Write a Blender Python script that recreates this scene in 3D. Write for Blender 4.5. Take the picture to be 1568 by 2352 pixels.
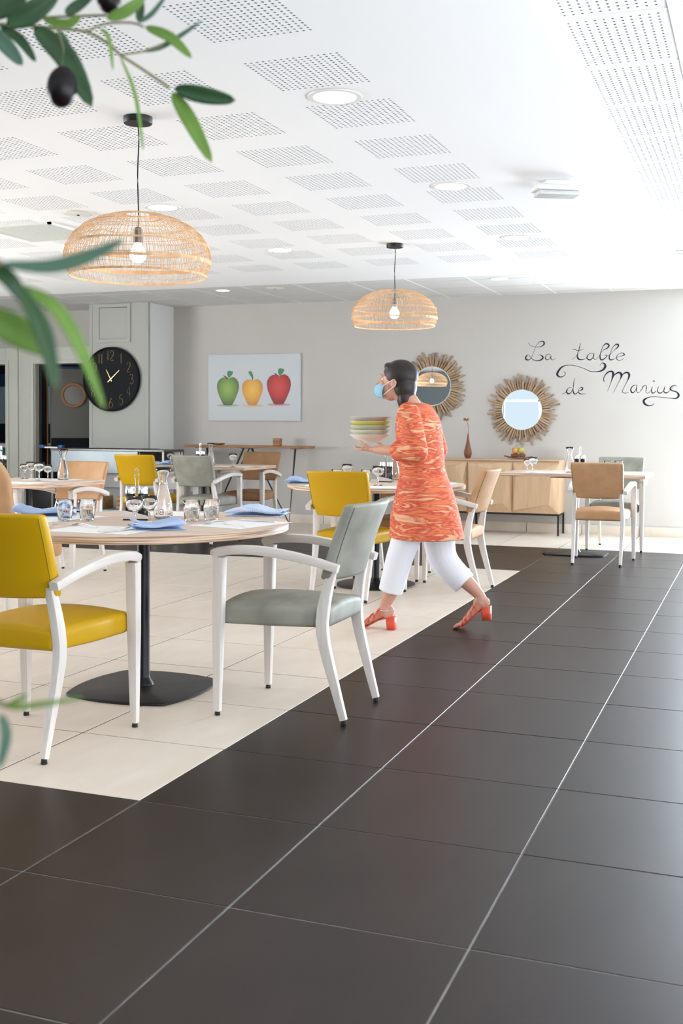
import bpy, bmesh, math, random
from mathutils import Vector, Matrix
random.seed(7)
S = bpy.context.scene
COL = S.collection
for o in list(bpy.data.objects): bpy.data.objects.remove(o)

# ------------------------------------------------------------------ camera
F_PX, CY, CAM_H, YAW, PITCH, ROLL = 2563.5, 1049.6, 1.1795, .3593, -.03, .0051
W_PX, H_PX = 1568, 2352
fwd = Vector((-math.sin(YAW)*math.cos(PITCH), math.cos(YAW)*math.cos(PITCH), math.sin(PITCH)))
r0 = Vector((math.cos(YAW), math.sin(YAW), 0)); u0 = r0.cross(fwd)
RT = r0*math.cos(ROLL)+u0*math.sin(ROLL); UP = -r0*math.sin(ROLL)+u0*math.cos(ROLL)
EYE = Vector((0, 0, CAM_H))
cd = bpy.data.cameras.new('camera'); cam = bpy.data.objects.new('camera', cd); COL.objects.link(cam)
M = Matrix((RT, UP, -fwd)).transposed().to_4x4(); M.translation = EYE; cam.matrix_world = M
cd.sensor_fit = 'HORIZONTAL'; cd.sensor_width = 36; cd.lens = F_PX*36/W_PX
cd.shift_y = (CY-H_PX/2)/W_PX; cd.clip_start = .05
cd.dof.use_dof = True; cd.dof.focus_distance = 5.4; cd.dof.aperture_fstop = 10
S.camera = cam

def at(px, py, x=None, y=None, z=None, d=None):
    """world point on the photo's ray: on a plane x=, y= or z=, or at depth d"""
    v = fwd*F_PX + RT*(px-W_PX/2) - UP*(py-CY)
    if d is not None: return EYE + v*(d/F_PX)
    if x is not None: t = (x-EYE.x)/v.x
    elif y is not None: t = (y-EYE.y)/v.y
    else: t = (z-EYE.z)/v.z
    return EYE + v*t

# ------------------------------------------------------------------ world, light, exposure
w = bpy.data.worlds.new('daylight'); S.world = w; w.use_nodes = True
bg = w.node_tree.nodes['Background']; bg.inputs[0].default_value = (.74, .88, 1, 1); bg.inputs[1].default_value = 1.0
S.view_settings.view_transform = 'Standard'; S.view_settings.look = 'None'
S.view_settings.gamma = 1; S.view_settings.use_curve_mapping = False; S.view_settings.exposure = .13

def light(name, kind, loc, energy, color=(1, 1, 1), rot=(0, 0, 0), size=None, radius=None, portal=False):
    l = bpy.data.lights.new(name, kind); l.energy = energy; l.color = color
    if size: l.shape = 'RECTANGLE'; l.size, l.size_y = size
    if radius is not None: l.shadow_soft_size = radius
    o = bpy.data.objects.new(name, l); COL.objects.link(o); o.location = loc; o.rotation_euler = rot
    if portal: l.cycles.is_portal = True
    return o
XR, YF, YB, XL = 2.0, -3.0, 12.18, -10.2      # right, front, back, left walls
light('window_portal', 'AREA', (XR+.2, 4.8, 1.25), 1, rot=(0, math.pi/2, 0), size=(2.5, 14.4), portal=True)
light('window_portal', 'AREA', (-3.3, YF-.2, 1.25), 1, rot=(math.pi/2, 0, 0), size=(10, 2.5), portal=True)
# daylight through the right, front and back windows
light('daylight_right', 'AREA', (XR+.25, 2.2, 1.1), 320, (.93, .96, 1), (0, math.radians(90+45), 0), (1.9, 10.0))
light('daylight_front', 'AREA', (-3.0, YF-.75, .45), 800, (.93, .97, 1), (math.radians(90+48), 0, 0), (8.2, .8))
light('daylight_back', 'AREA', (.80, YB+.3, 1.2), 600, (.78, .89, 1), (-math.pi/2, 0, 0), (2.2, 2.1))
light('added_fill_left', 'AREA', (XL-.25, 3.9, 1.2), 780, (.95, .98, 1), (0, -math.radians(90+58), 0), (1.2, 5.6))  # added fill, no known source: tilted up to brighten the left ceiling

# ------------------------------------------------------------------ helpers
def tag(o, label=None, cat=None, group=None, kind=None):
    for k, v in (('label', label), ('category', cat), ('group', group), ('kind', kind)):
        if v: o[k] = v
    return o
def empty(name, loc=(0, 0, 0), rz=0, **kw):
    o = bpy.data.objects.new(name, None); COL.objects.link(o); o.empty_display_size = .1
    o.location = loc; o.rotation_euler = (0, 0, rz); tag(o, **kw); return o
def ob(name, me, parent=None, loc=(0, 0, 0), rot=(0, 0, 0), **kw):
    o = bpy.data.objects.new(name, me); COL.objects.link(o); o.parent = parent
    o.location = loc; o.rotation_euler = rot; tag(o, **kw); return o
def mesh(bm, mats, smooth=False, name='m'):
    bmesh.ops.recalc_face_normals(bm, faces=bm.faces[:])
    me = bpy.data.meshes.new(name); bm.to_mesh(me); bm.free()
    for m in (mats if isinstance(mats, (list, tuple)) else [mats]): me.materials.append(m)
    if smooth:
        for p in me.polygons: p.use_smooth = True
        if smooth != 'all':
            me.set_sharp_from_angle(angle=math.radians(35))
    return me
def new(): return bmesh.new()
def box(bm, lo, hi, mi=0, bev=0):
    lo, hi = Vector(lo), Vector(hi)
    r = bmesh.ops.create_cube(bm, size=1)
    vs = r['verts']
    for v in vs: v.co = Vector([(lo[i]+hi[i])/2+v.co[i]*(hi[i]-lo[i]) for i in range(3)])
    fs = {f for v in vs for f in v.link_faces}
    for f in fs: f.material_index = mi
    if bev:
        es = {e for v in vs for e in v.link_edges}
        r = bmesh.ops.bevel(bm, geom=list(es), offset=bev, segments=2, profile=.6, affect='EDGES')
        for f in r['faces']: f.material_index = mi
    return vs
def boxm(lo, hi, mat, bev=0, smooth=None):
    bm = new(); box(bm, lo, hi, 0, bev); return mesh(bm, mat, smooth if smooth is not None else bool(bev))
def loft(bm, rings, cap=True, close=True, mi=0):
    vr = [[bm.verts.new(p) for p in r] for r in rings]
    n = len(vr[0])
    for a, b in zip(vr, vr[1:]):
        for i in range(n if close else n-1):
            j = (i+1) % n
            bm.faces.new((a[i], a[j], b[j], b[i])).material_index = mi
    if cap:
        bm.faces.new(vr[0][::-1]).material_index = mi; bm.faces.new(vr[-1]).material_index = mi
    return vr
def lathe(prof, n=24, bm=None, c=(0, 0, 0), mi=0):
    """prof: (r,z) open profile; r=0 ends collapse"""
    bm = bm or new(); c = Vector(c); prev = None
    for r, z in prof:
        if r < 1e-6: cur = [bm.verts.new(c+Vector((0, 0, z)))]
        else: cur = [bm.verts.new(c+Vector((r*math.cos(2*math.pi*i/n), r*math.sin(2*math.pi*i/n), z))) for i in range(n)]
        if prev:
            if len(prev) == 1 and len(cur) == 1: pass
            elif len(prev) == 1:
                for i in range(n): bm.faces.new((prev[0], cur[i], cur[(i+1) % n])).material_index = mi
            elif len(cur) == 1:
                for i in range(n): bm.faces.new((prev[i], prev[(i+1) % n], cur[0])).material_index = mi
            else:
                for i in range(n):
                    j = (i+1) % n; bm.faces.new((prev[i], prev[j], cur[j], cur[i])).material_index = mi
        prev = cur
    return bm
def frame_ring(p, t, up, a, b, n=8, sq=0):
    t = t.normalized(); s = t.cross(up)
    if s.length < 1e-4: s = t.cross(Vector((1, 0, 0)))
    s.normalize(); u = s.cross(t)
    out = []
    for i in range(n):
        an = 2*math.pi*(i+.5)/n; c, d = math.cos(an), math.sin(an)
        if sq:
            k = 2/sq; c = math.copysign(abs(c)**k, c); d = math.copysign(abs(d)**k, d)
        out.append(p+s*(c*a)+u*(d*b))
    return out
def sweep(pts, secs, up=(0, 0, 1), n=8, sq=0, bm=None, mi=0, cap=True):
    """tube through pts; secs = (half width, half height) or radius, per point or single"""
    bm = bm or new(); pts = [Vector(p) for p in pts]; up = Vector(up)
    if not isinstance(secs, list): secs = [secs]*len(pts)
    rings = []
    for i, p in enumerate(pts):
        t = pts[min(i+1, len(pts)-1)]-pts[max(i-1, 0)]
        s = secs[i]; s = s if isinstance(s, tuple) else (s, s)
        rings.append(frame_ring(p, t, up, s[0], s[1], n, sq))
    loft(bm, rings, cap, True, mi); return bm
def smooth_pts(pts, k=4):
    pts = [Vector(p) for p in pts]; out = []
    for i in range(len(pts)-1):
        p0 = pts[max(i-1, 0)]; p1 = pts[i]; p2 = pts[i+1]; p3 = pts[min(i+2, len(pts)-1)]
        for j in range(k):
            t = j/k; out.append(.5*((2*p1)+(p2-p0)*t+(2*p0-5*p1+4*p2-p3)*t*t+(3*p1-p0-3*p2+p3)*t**3))
    out.append(pts[-1]); return out
def slab(wx, dy, hz, r, seg=3, cuts=(8, 4, 6), fn=None):
    """rounded box centred on the origin, then bent by fn(Vector)->Vector"""
    bm = new(); bmesh.ops.create_cube(bm, size=1)
    for v in bm.verts: v.co = Vector((v.co.x*wx, v.co.y*dy, v.co.z*hz))
    bmesh.ops.bevel(bm, geom=bm.edges[:], offset=r, segments=seg, profile=.5, affect='EDGES')
    for ax, (n, L) in enumerate(zip(cuts, (wx, dy, hz))):
        for i in range(1, n):
            co = Vector(); co[ax] = -L/2+r+(L-2*r)*i/n; no = Vector(); no[ax] = 1
            bmesh.ops.bisect_plane(bm, geom=bm.verts[:]+bm.edges[:]+bm.faces[:], plane_co=co, plane_no=no, dist=1e-5)
    if fn:
        for v in bm.verts: v.co = fn(v.co.copy())
    return bm
def copy_tree(o, parent=None, **kw):
    c = o.copy(); COL.objects.link(c); c.parent = parent
    for ch in KIDS.get(o.name, [k for k in o.children]): copy_tree(ch, c)
    tag(c, **kw); return c
KIDS = {}

# ------------------------------------------------------------------ materials
def mat(name, col, rough=.5, metal=0, spec=.5, col2=None, scale=(5, 5, 5), detail=3, bump=0, bscale=None, trans=0, ior=1.45, emit=None, estr=0, lo=.35, hi=.65, coat=0, dist=0, wave=False, alpha=None):
    m = bpy.data.materials.new(name); m.use_nodes = True; nt = m.node_tree; N = nt.nodes; L = nt.links
    b = N['Principled BSDF']
    b.inputs['Base Color'].default_value = (*col, 1); b.inputs['Roughness'].default_value = rough
    b.inputs['Metallic'].default_value = metal; b.inputs['Specular IOR Level'].default_value = spec
    b.inputs['Transmission Weight'].default_value = trans; b.inputs['IOR'].default_value = ior
    b.inputs['Coat Weight'].default_value = coat
    if emit: b.inputs['Emission Color'].default_value = (*emit, 1); b.inputs['Emission Strength'].default_value = estr
    if col2 or bump:
        tc = N.new('ShaderNodeTexCoord'); mp = N.new('ShaderNodeMapping'); mp.inputs['Scale'].default_value = scale
        L.new(tc.outputs['Object'], mp.inputs[0])
        if wave:
            no = N.new('ShaderNodeTexWave'); no.inputs['Scale'].default_value = 1; no.inputs['Distortion'].default_value = dist
            no.inputs['Detail'].default_value = detail
        else:
            no = N.new('ShaderNodeTexNoise'); no.inputs['Scale'].default_value = 1; no.inputs['Detail'].default_value = detail
            no.inputs['Distortion'].default_value = dist
        L.new(mp.outputs[0], no.inputs['Vector'])
        if col2:
            cr = N.new('ShaderNodeValToRGB'); e = cr.color_ramp.elements
            e[0].position = lo; e[1].position = hi; e[0].color = (*col, 1); e[1].color = (*col2, 1)
            L.new(no.outputs['Fac'], cr.inputs[0]); L.new(cr.outputs[0], b.inputs['Base Color'])
        if bump:
            bn = no
            if bscale:
                bn = N.new('ShaderNodeTexNoise'); bn.inputs['Scale'].default_value = bscale; L.new(tc.outputs['Object'], bn.inputs['Vector'])
            bu = N.new('ShaderNodeBump'); bu.inputs['Strength'].default_value = bump; bu.inputs['Distance'].default_value = .002
            L.new(bn.outputs['Fac'], bu.inputs['Height']); L.new(bu.outputs[0], b.inputs['Normal'])
    return m
MT = {
 'wall': mat('greige wall paint', (.535, .51, .48), .75, col2=(.55, .525, .495), scale=(2, 2, 2)),
 'wall_side': mat('pale wall paint', (.66, .65, .62), .8),
 'wall_gr': mat('grey green wall paint', (.13, .15, .15), .8),
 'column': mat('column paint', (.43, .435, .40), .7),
 'trimw': mat('off white trim', (.66, .665, .60), .55),
 'ceil': mat('white ceiling board', (.92, .93, .94), .9),
 'hole': mat('grey ceiling backing', (.34, .37, .41), .9),
 'ctile': mat('grey ceiling tile', (.70, .71, .71), .85),
 'rtile': mat('white metal ceiling tile', (.86, .87, .88), .6),
 'tbar': mat('white ceiling rail', (.9, .9, .9), .5),
 'tcream': mat('cream porcelain', (.70, .61, .51), .38, spec=.45, col2=(.76, .675, .58), scale=(9, 3, 3), detail=6, lo=.3, hi=.7),
 'tdark': mat('dark brown porcelain', (.013, .0075, .006), .37, spec=.34, col2=(.021, .013, .011), scale=(5, 2, 2), detail=7, lo=.3, hi=.7),
 'glight': mat('light grout', (.26, .25, .23), .9, col2=(.17, .16, .145), scale=(14, 14, 14)),
 'gdark': mat('dark grout', (.022, .016, .012), .95, spec=.1),
 'wood_white': mat('whitewashed beech', (.655, .595, .55), .45, col2=(.73, .675, .635), scale=(60, 60, 3), detail=4, bump=.08),
 'wood_arm': mat('whitewashed beech, lengthwise', (.655, .595, .55), .45, col2=(.73, .675, .635), scale=(60, 4, 60), detail=4, bump=.06),
 'oak_top': mat('light oak laminate', (.64, .47, .36), .4, col2=(.80, .65, .53), scale=(2.2, 30, 30), detail=5, lo=.3, hi=.72, dist=.4),
 'ply': mat('layered plywood edge', (.36, .22, .14), .5, col2=(.72, .53, .39), scale=(3, 3, 230), detail=1, lo=.42, hi=.58),
 'oak': mat('oak veneer', (.56, .37, .22), .42, col2=(.66, .46, .29), scale=(22, 22, 1.6), detail=5, lo=.3, hi=.7, dist=.3),
 'oakb': mat('walnut board', (.26, .13, .06), .5, col2=(.40, .22, .11), scale=(3, 30, 30), detail=4),
 'yellow': mat('mustard leatherette', (.54, .315, .003), .42, spec=.3, bump=.12, scale=(1, 1, 1), bscale=900),
 'tan': mat('tan suede', (.46, .25, .115), .65, col2=(.54, .31, .16), scale=(9, 9, 9), detail=5, bump=.1),
 'brown': mat('brown suede', (.27, .135, .055), .62, col2=(.34, .18, .08), scale=(9, 9, 9), detail=5, bump=.1),
 'sage': mat('sage grey suede', (.235, .23, .19), .6, col2=(.325, .32, .27), scale=(8, 8, 8), detail=6, bump=.1),
 'pipe_y': mat('mustard piping', (.42, .25, .008), .5), 'pipe_g': mat('grey piping', (.16, .165, .15), .6),
 'pipe_t': mat('tan piping', (.26, .14, .07), .6),
 'black': mat('black powder coat', (.010, .010, .012), .42, bump=.25, scale=(1, 1, 1), bscale=400),
 'blackg': mat('black gloss pole', (.005, .006, .008), .33, spec=.35),
 'rubber': mat('black plastic', (.01, .01, .01), .5),
 'steel': mat('brushed steel', (.36, .41, .44), .55, metal=.8, col2=(.44, .49, .52), scale=(2, 40, 2), detail=3),
 'steel_d': mat('dark steel', (.20, .19, .18), .4, metal=1),
 'chrome': mat('chrome', (.85, .85, .86), .12, metal=1),
 'cutlery': mat('cutlery steel', (.80, .79, .78), .32, metal=1),
 'glass': mat('clear glass', (1, 1, 1), 0, trans=1, ior=1.45),
 'water': mat('water', (1, 1, 1), 0, trans=1, ior=1.33),
 'vinegar': mat('red vinegar', (.30, .008, .02), .15), 'oil': mat('yellow oil', (.80, .50, .02), .15),
 'mirror': mat('mirror', (.86, .88, .88), .0, metal=1),
 'paper': mat('white paper', (.92, .91, .90), .7), 'frame_w': mat('white plastic', (.84, .84, .82), .4),
 'blue': mat('light blue cotton', (.36, .48, .72), .85, col2=(.42, .54, .78), scale=(6, 6, 6)),
 'rattan': mat('rattan', (.66, .38, .18), .55, col2=(.78, .52, .30), scale=(20, 20, 20)),
 'drift': mat('driftwood', (.33, .215, .125), .7, col2=(.52, .37, .24), scale=(8, 8, 8), detail=4),
 'drift2': mat('darker driftwood', (.24, .15, .09), .7, col2=(.38, .26, .16), scale=(8, 8, 8), detail=4),
 'bulb': mat('lit bulb', (1, .9, .8), .3, emit=(1, .86, .70), estr=26),
 'lamp': mat('lit diffuser', (1, 1, 1), .3, emit=(1, .98, .95), estr=5.5),
 'clock': mat('clock face black', (.008, .010, .012), .6, spec=.15), 'gold': mat('brass', (.62, .42, .18), .3, metal=1),
 'ink': mat('wall paint black', (.012, .012, .03), .4),
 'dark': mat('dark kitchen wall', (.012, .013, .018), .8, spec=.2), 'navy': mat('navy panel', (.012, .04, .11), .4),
 'kitch': mat('kitchen panel', (.34, .38, .42), .5), 'doorg': mat('grey door', (.17, .17, .15), .6),
 'doork': mat('door kick plate', (.006, .007, .012), .6, spec=.2), 'ring': mat('beech ring', (.38, .19, .09), .5),
 'red': mat('sign red', (.42, .01, .02), .4), 'bluep': mat('blue plastic', (.01, .09, .26), .4),
 'crate': mat('crate wood', (.33, .17, .07), .6, col2=(.46, .27, .13), scale=(3, 30, 30)),
 'vase': mat('stained wood vase', (.16, .045, .02), .35, col2=(.24, .08, .04), scale=(30, 30, 4)),
 'flower': mat('dried flower', (.36, .10, .05), .7), 'stemd': mat('dark stem', (.07, .05, .03), .6),
 'leaf': mat('olive leaf', (.012, .045, .014), .45, col2=(.022, .07, .02), scale=(20, 20, 20)),
 'leafl': mat('fresh olive leaf', (.075, .16, .015), .5, col2=(.11, .21, .03), scale=(20, 20, 20)),
 'leafg': mat('grey green leaf', (.055, .12, .08), .5), 'bark': mat('twig', (.17, .16, .07), .7),
 'olive': mat('black olive', (.008, .004, .006), .35, spec=.25), 'grille': mat('grille grey', (.72, .73, .68), .6),
 'canvas': mat('canvas print ground', (.60, .63, .66), .6), 'canvas_e': mat('canvas edge', (.74, .76, .77), .6),
 'lens': mat('lamp lens', (.86, .88, .9), .25, trans=.35),
 'lawn': mat('garden lawn', (.14, .32, .07), .9), 'curtain': mat('white frame', (.78, .8, .8), .6),
 'skin': mat('skin', (.58, .30, .215), .5), 'hair': mat('black hair', (.012, .009, .008), .5, col2=(.035, .02, .014), scale=(40, 40, 6)),
 'mask': mat('blue face mask', (.30, .55, .72), .8), 'pants': mat('white trousers', (.80, .80, .85), .8),
 'sandal': mat('coral leather', (.72, .09, .045), .45), 'nail': mat('red nail', (.5, .02, .03), .3),
}
def tunic_mat():
    m = mat('orange print tunic', (.60, .10, .05), .8, col2=(.80, .30, .15), scale=(7, 7, 34), detail=4, lo=.25, hi=.8, dist=1.2)
    cr = [n for n in m.node_tree.nodes if n.type == 'VALTORGB'][0].color_ramp
    for p, c in ((.40, (.74, .20, .08, 1)), (.52, (.52, .06, .035, 1)), (.62, (.80, .36, .18, 1)), (.70, (.62, .45, .30, 1))):
        e = cr.elements.new(p); e.color = c
    return m
MT['tunic'] = tunic_mat()
def gingham():
    m = bpy.data.materials.new('blue checked cotton'); m.use_nodes = True; N = m.node_tree.nodes; L = m.node_tree.links
    b = N['Principled BSDF']; b.inputs['Roughness'].default_value = .85
    tc = N.new('ShaderNodeTexCoord'); sx = N.new('ShaderNodeSeparateXYZ'); L.new(tc.outputs['Object'], sx.inputs[0])
    vals = []
    for ax in 'XY':
        a = N.new('ShaderNodeMath'); a.operation = 'MULTIPLY'; a.inputs[1].default_value = 720; L.new(sx.outputs[ax], a.inputs[0])
        s = N.new('ShaderNodeMath'); s.operation = 'SINE'; L.new(a.outputs[0], s.inputs[0])
        g = N.new('ShaderNodeMath'); g.operation = 'GREATER_THAN'; g.inputs[1].default_value = .55; L.new(s.outputs[0], g.inputs[0]); vals.append(g)
    ad = N.new('ShaderNodeMath'); ad.operation = 'MAXIMUM'; L.new(vals[0].outputs[0], ad.inputs[0]); L.new(vals[1].outputs[0], ad.inputs[1])
    mx = N.new('ShaderNodeMix'); mx.data_type = 'RGBA'; L.new(ad.outputs[0], mx.inputs[0])
    mx.inputs[6].default_value = (.45, .58, .80, 1); mx.inputs[7].default_value = (.64, .74, .88, 1); L.new(mx.outputs[2], b.inputs['Base Color'])
    return m
MT['gingham'] = gingham()

# ------------------------------------------------------------------ floor
X0, Y0, TX, TY = -1.7965, 3.0097, .6, .5895
floor = ob('floor', boxm((XL-.2, YF-.2, -.12), (XR+.2, YB+.2, -.014), MT['gdark']), kind='structure')
def is_dark(i, j):
    if j < 0: return True
    if j >= 13: return False
    if j >= 10: return True
    return i >= 0
def screen(p):
    d = Vector(p)-EYE; z = d.dot(fwd)
    if z < .3: return None
    return (W_PX/2+F_PX*d.dot(RT)/z, CY-F_PX*d.dot(UP)/z, z)
def tile_bm(bm, cx, cy, sx=TX, sy=TY, g=.0022):
    c = .0012; x0, x1, y0, y1 = cx-sx/2+g, cx+sx/2-g, cy-sy/2+g, cy+sy/2-g
    lo = [(x0, y0, -.012), (x1, y0, -.012), (x1, y1, -.012), (x0, y1, -.012)]
    mi = [(x0, y0, -c), (x1, y0, -c), (x1, y1, -c), (x0, y1, -c)]
    hi = [(x0+c, y0+c, 0), (x1-c, y0+c, 0), (x1-c, y1-c, 0), (x0+c, y1-c, 0)]
    loft(bm, [lo, mi, hi]); return bm
tme = {k: mesh(tile_bm(new(), 0, 0, g=.0034 if k == 'tcream' else .0022), MT[k]) for k in ('tcream', 'tdark')}
# grout beds: light grey between dark tiles, brown between cream ones
def grout(x0, x1, y0, y1, k): ob('grout', boxm((x0, y0, -.014), (x1, y1, -.0016), MT[k]), floor, kind='stuff')
YR = lambda j: Y0+j*TY
grout(XL, XR, YF, YR(0), 'glight'); grout(X0, XR, YR(0)+.001, YR(13), 'glight'); grout(XL, X0-.001, YR(10), YR(13), 'glight')
grout(XL, X0-.001, YR(0)+.001, YR(10)-.001, 'gdark'); grout(XL, XR, YR(13)+.001, YB, 'gdark')
vis, rest = [], {'tcream': new(), 'tdark': new()}
for i in range(-14, 7):
    for j in range(-11, 16):
        cx, cy = X0+(i+.5)*TX, Y0+(j+.5)*TY
        if cx-TX/2 < XL-.3 or cx > XR+.3 or cy < YF or cy-TY/2 > YB: continue
        k = 'tdark' if is_dark(i, j) else 'tcream'
        s = [screen((cx+a*.3, cy+b*.3, 0)) for a in (-1, 0, 1) for b in (-1, 0, 1)]
        inv = any(q and -20 < q[0] < W_PX+20 and -20 < q[1] < H_PX+20 for q in s)
        z = min([q[2] for q in s if q] or [99])
        (vis.append((z, cx, cy, k)) if inv else tile_bm(rest[k], cx, cy))
vis.sort()
for n, (z, cx, cy, k) in enumerate(vis):
    if n < 298: ob('floor_tile', tme[k], floor, (cx, cy, random.uniform(-.0003, .0003)), (random.uniform(-1, 1)*.0006, random.uniform(-1, 1)*.0006, 0))
    else: tile_bm(rest[k], cx, cy)
for k in rest: ob('floor_tile', mesh(rest[k], MT[k]), floor, kind='stuff')

# ------------------------------------------------------------------ walls, doors
ZC, ZM = 2.6, 2.5
DX0, DX1, DZ = -8.82, -7.98, 1.93           # right doorway
EX0, EX1 = -10.1, -9.26                    # left doorway
bm = new()
box(bm, (DX1, YB, 0), (-.4, YB+.2, 3)); box(bm, (-.4, YB, 2.25), (XR+.2, YB+.2, 3)); box(bm, (EX1, YB, 0), (DX0, YB+.2, 3)); box(bm, (XL-.2, YB, 0), (EX0, YB+.2, 3))
box(bm, (DX0, YB, DZ), (DX1, YB+.2, 3)); box(bm, (EX0, YB, DZ), (EX1, YB+.2, 3))
ob('wall_back', mesh(bm, MT['wall']), kind='structure')
bm = new(); box(bm, (XL-.2, YF-.2, 0), (XL, .8, 3)); box(bm, (XL-.2, 7, 0), (XL, YB+.2, 3)); box(bm, (XL-.2, .8, 0), (XL, 7, .4)); box(bm, (XL-.2, .8, 2.4), (XL, 7, 3))  # the opening in this unseen wall is invented to admit the left fill
ob('wall_left', mesh(bm, MT['wall']), kind='structure')
# front wall with wide windows (seen in the round mirror)
FW = [(-6.0, -3.3), (-3.1, -.4), (-.2, 1.8)]
bm = new(); box(bm, (XL, YF-.2, 0), (XR, YF, .95)); box(bm, (XL, YF-.2, 2.2), (XR, YF, 3))
xs = [XL]+[v for a in FW for v in a]+[XR]
for a, b in zip(xs[::2], xs[1::2]): box(bm, (a, YF-.2, .95), (b, YF, 2.2))
ob('wall_front', mesh(bm, MT['wall_gr']), kind='structure')
def window(name, lo, hi, axis, splits, rail):
    t = empty(name, lo, kind='structure'); bm = new(); a, b = Vector(lo), Vector(hi); L = b-a
    def bar(p0, p1, wd=.03, dp=.03):
        q0, q1 = Vector(p0), Vector(p1); e = Vector((dp, dp, wd)) if abs(q1.z-q0.z) < 1e-6 else Vector((wd, wd, 0))
        box(bm, [min(q0[i], q1[i])-e[i] for i in range(3)], [max(q0[i], q1[i])+e[i] for i in range(3)])
    for z in (0, L.z)+((rail,) if rail else ()): bar((0, 0, z), (L.x, L.y, z))
    for k in range(splits+1): f = k/splits; bar((L.x*f, L.y*f, 0), (L.x*f, L.y*f, L.z))
    ob('window_frame', mesh(bm, MT['curtain']), t)
for n, (a, b) in enumerate(FW): window('window_%d' % (n+1), (a, YF-.1, .95), (b, YF-.1, 2.2), 'x', 3, .82)
window('window_5', (-.4, YB+.1, .03), (XR, YB+.1, 2.25), 'x', 2, 0)
window('window_6', (XL-.1, .8, .4), (XL-.1, 7, 2.4), 'y', 5, 0)  # invented window frame around the opening for the added left fill
bm = new(); box(bm, (XR, YF-.2, 0), (XR+.2, YB+.2, .08)); box(bm, (XR, YF-.2, 2.4), (XR+.2, YB+.2, 3)); box(bm, (XR, 11.7, 0), (XR+.2, YB+.2, 3))
box(bm, (XR, YF-.2, 0), (XR+.2, -2.2, 3))
ob('wall_right', mesh(bm, MT['wall_side']), kind='structure')
window('window_4', (XR+.1, -2.2, .08), (XR+.1, 11.7, 2.4), 'y', 10, 0)
tag(ob('garden_lawn', boxm((-30, -30, -.3), (30, YF-.3, -.2), MT['lawn'])), 'green lawn outside the front windows', 'lawn', kind='structure')
# door casings
def casing(name, x0, x1):
    t = empty(name, (0, 0, 0), kind='structure'); bm = new(); y = YB
    for s, x in ((-1, x0), (1, x1)):
        xa, xb = sorted((x, x+s*(.24 if x0 > -9.2 else .188))); box(bm, (xa, y-.03, 0), (xb, y, DZ+.21), bev=.004)
        xa, xb = sorted((x, x+s*.05)); box(bm, (xa, y-.045, 0), (xb, y-.031, DZ+.05), bev=.004)
        xa, xb = sorted((x-s*.012, x)); box(bm, (xa, y-.02, 0), (xb, y+.2, DZ))
    box(bm, (x0, y-.03, DZ), (x1, y, DZ+.21), bev=.004); box(bm, (x0, y-.045, DZ), (x1, y-.031, DZ+.05), bev=.003)
    ob('door_frame', mesh(bm, MT['trimw'], True), t)
    for s, x in ((1, x0),):
        ob('door_seal', boxm((x+.013, y+.06, 0), (x+.05, y+.19, DZ-.01), MT['rubber']), t)
        ob('door_stop', boxm((x+.052, y+.17, 0), (x+.064, y+.19, DZ-.01), MT['ring']), t)
    return t
casing('door_1', EX0, EX1)
d2 = casing('door_2', DX0, DX1)
# open kitchen door leaf
leaf = empty('door_3', (DX0+.07, YB+.22, 0), math.radians(33), kind='structure')
bm = new(); box(bm, (0, 0, .01), (.66, .04, DZ-.02)); ob('door_panel', mesh(bm, MT['doorg']), leaf)
ob('kick_plate', boxm((.012, -.004, .02), (.648, -.0005, .97), MT['doork']), leaf)
ob('door_edge', boxm((.661, -.005, .01), (.68, .045, DZ-.02), MT['navy']), leaf)
ob('door_closer', boxm((.01, -.02, DZ-.05), (.68, -.002, DZ-.02), MT['navy']), leaf)
bm = lathe([(.125, 0), (.165, 0), (.165, .02), (.155, .028), (.135, .028), (.125, .02), (.125, 0)], 40)
pr = ob('porthole_ring', mesh(bm, MT['ring'], True), leaf, (.30, -.003, 1.535), (math.pi/2, 0, 0))
ob('porthole_glass', mesh(lathe([(0, .004), (.126, .004), (.126, .008), (0, .008)], 40), MT['steel_d']), leaf, (.30, -.002, 1.535), (math.pi/2, 0, 0))
sg = ob('no_entry_notice', boxm((.50, -.004, 1.36), (.60, -.001, 1.66), mat('notice paper', (.36, .37, .38), .7)), leaf)
ob('sign_disc', mesh(lathe([(0, 0), (.045, 0), (.045, .002), (0, .002)], 28), MT['red']), sg, (.55, -.0045, 1.585), (math.pi/2, 0, 0))
ob('sign_bar', boxm((.52, -.0085, 1.574), (.58, -.007, 1.596), MT['paper']), sg)
bm = new()
for k, wd in enumerate((.035, .03, .036, .02)): box(bm, (.55-wd, -.005, 1.51-.014*k), (.55+wd, -.0042, 1.514-.014*k))
box(bm, (.54, -.005, 1.42), (.555, -.0042, 1.44)); box(bm, (.505, -.005, 1.385), (.595, -.0042, 1.389))
ob('notice_print', mesh(bm, MT['rubber']), sg)
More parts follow.
